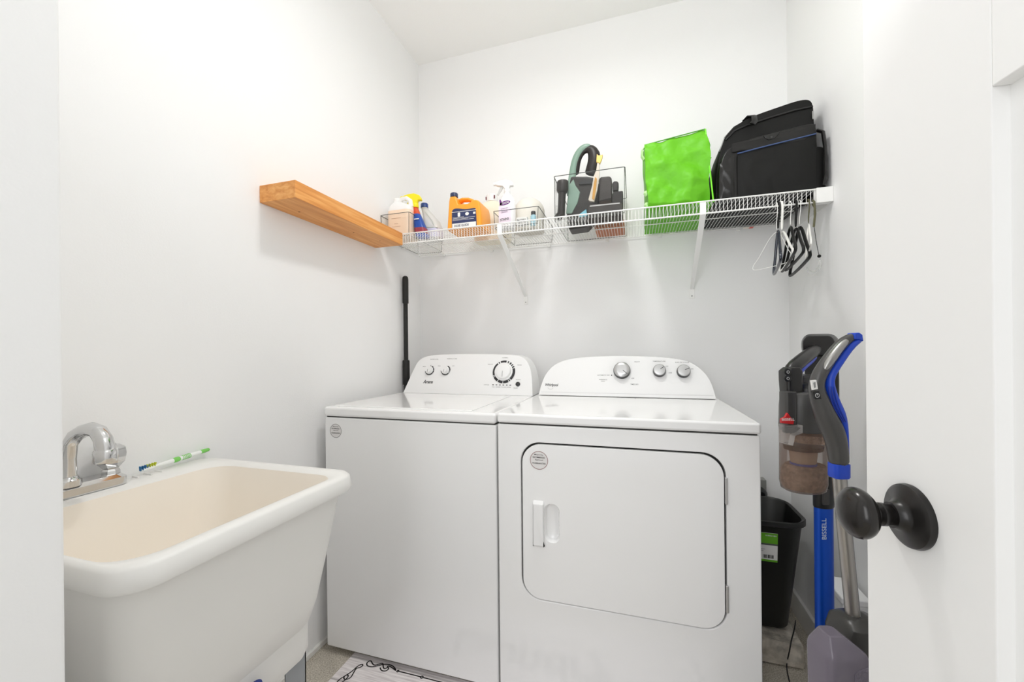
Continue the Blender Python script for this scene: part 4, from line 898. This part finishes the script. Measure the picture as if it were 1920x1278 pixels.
obj('filter_top', MB().loft([ell(1506, 842, cd_, 0.0414, 0.0352), ell(1506, 834, cd_, 0.0432, 0.0370)]), gph, dcp)
vb = mat('vac_dark_grey', '474644', .38)
hb = obj('motor_housing', MB().loft([ell(1506, 806, cd_, 0.0518, 0.0440), ell(1505, 798, cd_, 0.0518, 0.0444), ell(1505, 760, cd_, 0.0508, 0.0440), ell(1506, 738, cd_, 0.0495, 0.0431), ell(1508, 733, cd_, 0.0450, 0.0387)]), vb, sv, smooth=50)
# latch, clear
obj('latch', MB().prism([D(u, v, cd_ - .050) for u, v in ((1470, 797), (1506, 797), (1506, 812), (1492, 817), (1488, 836), (1470, 832))], VF * .02), clear('latch_clear', 'cfcac6', .25, .1), sv, bevel=.002)
obj('latch_button', MB().prism([D(u, v, cd_ - .048) for u, v in ((1472, 800), (1503, 802), (1490, 812), (1473, 812))], VF * .012), black_p, sv, bevel=.002)
# handle post, arm, rear housing
hd = .965
def rr0(u, v, w_, d_): c = D(u, v, cd_ - .030); return [c + VR * a + VF * b for a, b in rrect(w_, d_, .006, 4)]
def P3(pts, d): return [D(u, v, d) for u, v in pts]
obj('front_spine', MB().loft([rr0(1477, 797, .026, .030), rr0(1477, 733, .026, .030)]), grey_d, sv, bevel=.003)
obj('grip_post', MB().loft([ell(1483, 737, hd, .019, .018, 16, .008), ell(1482, 712, hd, .0195, .019, 16, .008), ell(1482, 695, hd, .020, .019, 16, .008), ell(1484, 688, hd, .014, .015, 16, .008)]), black_m, sv, bevel=.002)
obj('grip_arm', MB().tube([D(1479, 699, hd), D(1488, 686, hd + .004), D(1514, 666, hd + .05), D(1534, 652, hd + .10)], [.015, .0165, .0155, .0165], 16), black_m, sv, sub=1)
obj('blue_grip_liner', MB().tube([D(1496, 734, hd), D(1494, 712, hd), D(1498, 694, hd + .012), D(1514, 680, hd + .05), D(1530, 667, hd + .09)], [.005, .007, .008, .009, .008], 12), blue_p, sv, sub=1)
for v_ in (697, 709):
    b_ = obj('button', MB().lathe([(.0085, 0), (.0085, .002), (.007, .003)], D(1476, v_, hd - .019), 20, -VF), black_p, sv)
    obj('button_icon', MB().tube([D(1476, v_, hd - .019) - VF * .0032 + VR * (.003 * math.cos(a)) + up * (.003 * math.sin(a)) for a in [i * math.pi / 5 for i in range(10)]], .0005, 5, closed=True), mat('icon_white', 'd8d8d8', .5), b_)
rh = 1.08
def rr(u, v, d, w_, h_, r, n=6): c = D(u, v, d); return [c + VR * a + up * b for a, b in rrect(w_, h_, r, n)]
obj('battery_head', MB().loft([rr(1535, 647, rh - .02, .085, .050, .02), rr(1537, 647, rh, .100, .062, .026), rr(1539, 648, rh + .05, .106, .066, .028), rr(1540, 650, rh + .07, .09, .055, .025)]), black_m, sv, bevel=.003)
obj('battery_pack', MB().loft([rr(1541, 706, rh, .094, .205, .022), rr(1542, 706, rh + .05, .094, .205, .022)]), mat('black_side', '262625', .45), sv, bevel=.005)
obj('rear_bridge', MB().obox(D(1510, 712, rh - .04), VR * .035, VF * .04, up * .014), grey_d, sv, bevel=.006)
obj('motor_dome', MB().lathe([(.035, 0), (.034, .012), (.026, .020), (.012, .024)], D(1514, 736, cd_ + .01), 24), black_m, sv)
# logo
LC = D(1475, 784, cd_ - .0485) - VF * .004
lg = obj('logo_plate', MB().prism([LC + VR * a + up * b for a, b in ((-.0145, -.0100), (.0125, -.0130), (.014, -.0060), (.006, .004), (0, .013), (-.005, .004), (-.0145, -.001))], VF * .006), mat('logo_red', 'c32026', .4), sv)
text('brand_text', 'BISSELL', .029, LC + up * -.0015 - VF * .0006, VR, up, paper, lg, height=.0055, off=.0006)

# ------------------------------------------------------------------ upright floor cleaner (curved blue and grey handle, silver pole)
fc = thing('floor_cleaner', Vector((D(1600, 1200, .86).x, D(1600, 1200, .86).y, 0)), 'floor cleaner with a curved grey and blue handle and silver pole, by the door', 'vacuum')
f0 = .86
def fpz(pts, d=f0): return [D(u, v, d) for u, v in pts]
hm = mat('cleaner_grey', '4b4a49', .3); bl = mat('cleaner_blue', '1c48c6', .38)
spine = [(1606, 630, 8), (1592, 633, 10), (1576, 645, 12), (1558, 668, 13), (1543, 690, 14), (1533, 708, 14.5), (1530, 724, 15), (1534, 742, 17), (1542, 765, 20), (1552, 788, 22), (1562, 808, 22), (1569, 830, 20), (1572, 855, 19), (1573, 874, 19)]
obj('handle', MB().tube(fpz([(u, v) for u, v, r in spine]), [r * .86 * f0 / 747 for u, v, r in spine], 20, flat=1.0), hm, fc, sub=1)
spb = [(1615, 634, 6), (1604, 640, 7.5), (1590, 653, 8), (1574, 676, 8.5), (1560, 697, 8.5), (1553, 713, 9), (1556, 733, 10.5), (1563, 755, 11.5), (1573, 775, 12), (1580, 795, 9), (1586, 815, 5), (1588, 850, 4), (1588, 872, 4)]
gr = obj('blue_grip', MB().tube(fpz([(u, v) for u, v, r in spb], f0 - .002), [r * .85 * f0 / 747 for u, v, r in spb], 20, flat=1.25), bl, fc, sub=1, label='blue ribbed inner grip')
obj('handle_tip', MB().prism(fpz([(1604, 624), (1612, 623), (1618, 627), (1620, 640), (1612, 636), (1603, 636)], f0 - .012), VF * .022), bl, fc, bevel=.002)
mb = MB()
for off in (0, 5, 10):
    mb.tube(fpz([(1553 + off, 722), (1556 + off, 742), (1562 + off, 762), (1572 + off * .9, 779), (1582 + off * .4, 793)], f0 - .016), .0012, 6)
obj('grip_ribs', mb, mat('deep_blue_rib', '12309a', .4), gr, sub=1)
obj('silver_trim', MB().tube(fpz([(1590, 636), (1577, 647), (1562, 667), (1550, 685), (1543, 697)], f0 - .0085), [.006, .0085, .0095, .0085, .004], 14), silver, fc, sub=1)
obj('icon_label', MB().prism(fpz([(1521, 713), (1531, 712), (1534, 729), (1524, 731)], f0 - .0195), VF * .004), paper, fc, bevel=.0005)
obj('icon_print', MB().prism(fpz([(1525, 717), (1529, 716), (1530, 726), (1527, 727)], f0 - .0200), VF * .003), ink_g, fc)
pbt = obj('power_button', MB().prism(fpz([(1524, 734), (1536, 733), (1541, 748), (1529, 749)], f0 - .0215), VF * .006), black_p, fc, bevel=.001)
pc = D(1532.5, 741, f0 - .0222)
obj('power_icon', MB().tube([pc + VR * (.0042 * math.cos(a)) + up * (.0042 * math.sin(a)) for a in [i * math.pi / 7 for i in range(14)]], .0005, 5, closed=True).tube([pc, pc + up * .0035], .0005, 5), MATS['icon_white'], pbt)
obj('handle_collar', MB().loft([ell(1573, 895, f0, .0150, .0135, 20, .008), ell(1573, 892, f0, .0168, .0150, 20, .008), ell(1573, 868, f0, .0168, .0150, 20, .008)]), bl, fc, bevel=.001)
p0, p1 = D(1573, 890, f0), D(1600, 1166, f0 + .01)
obj('pole', MB().tube([p0, p1], .0130, 24), mat('satin_aluminium', 'b4b1ad', .3, metal=.9), fc)
obj('pole_groove', MB().tube([p0 + VR * .008 - VF * .0100, p1 + VR * .008 - VF * .0100], .0012, 6), ink_g, fc)
# body under the pole
bd = .87
def brr(u, v, d, w_, dd_, r): c = D(u, v, d); return [c + VR * a + VF * b for a, b in rrect(w_, dd_, r, 6)]
bt = D(1602, 1160, bd)
def bring2(dx, z, w_, dd_, r): c = bt + VR * dx; return [Vector((c.x, c.y, z)) + VR * a + VF * b for a, b in rrect(w_, dd_, r, 6)]
obj('main_body', MB().loft([bring2(0, bt.z + .012, .040, .040, .018), bring2(0, bt.z + .006, .060, .055, .02), bring2(.008, bt.z - .004, .088, .080, .022), bring2(.010, bt.z - .03, .104, .09, .025), bring2(.012, bt.z - .10, .104, .10, .025), bring2(.01, .15, .12, .12, .03)]), mat('body_charcoal', '3a3937', .3), fc, bevel=.002)
lav = clear('smoky_lavender_tank', '8a8390', .62, .1)
tk = bt - VF * .070 - VR * .095
def tkr(z, w_, dd_, r, dx=0): return [Vector((tk.x, tk.y, z)) + VR * (a + dx) + VF * b for a, b in rrect(w_, dd_, r, 6)]
tz = pz(1540, 1178, 0).z; tz = D(1540, 1182, bd - .07).z
tank = obj('water_tank', MB().loft([tkr(.18, .074, .065, .02), tkr(tz - .13, .086, .072, .02), tkr(tz - .040, .084, .072, .016), tkr(tz - .030, .078, .068, .014), tkr(tz, .030, .034, .008, -.014)]), lav, fc, bevel=.003)
mb = MB()
for i in range(4): mb.obox(tk - VF * .0370 - VR * (.036 - i * .009) + up * (tz - tk.z - .115), VR * .0012, VF * .001, up * .028)
obj('tank_ribs', mb, mat('pale_tank_rib', 'aaa6ae', .4), tank)
obj('textured_panel', MB().prism([tk - VF * .0372 + VR * (a - .006) + up * (tz - tk.z + b) for a, b in ((.010, -.058), (.016, -.052), (.036, -.046), (.040, -.060), (.042, -.16), (.012, -.16))], VF * .002), mat('tank_texture', '7c7684', .5, bump=.6, bscale=260), tank)
obj('brush_head', MB().loft([[Vector((tk.x, tk.y, z)) + VR * (a + .02) + VF * (b - .01) for a, b in rrect(.27, k, .03, 5)] for z, k in ((.006, .16), (.06, .16), (.10, .12))]), mat('body_charcoal', '3a3937', .3), fc, bevel=.004)
obj('body_column', MB().loft([bring2(.01, .16, .10, .09, .03), bring2(.01, .06, .08, .07, .02)]), MATS['body_charcoal'], fc)

# ------------------------------------------------------------------ ceiling lamp
cl_ = thing('ceiling_light', LAMP, 'round flush ceiling light in the middle of the ceiling', 'ceiling light')
obj('canopy', MB().lathe([(.14, .06), (.14, .132)], LAMP, 40), plastic_w, cl_)
obj('diffuser', MB().lathe([(.135, .06), (.13, .03), (.105, .0), (.06, -.015), (.01, -.02)], LAMP, 40), mat('lit_diffuser', 'fffaf2', .5, emit=6), cl_, smooth=80)
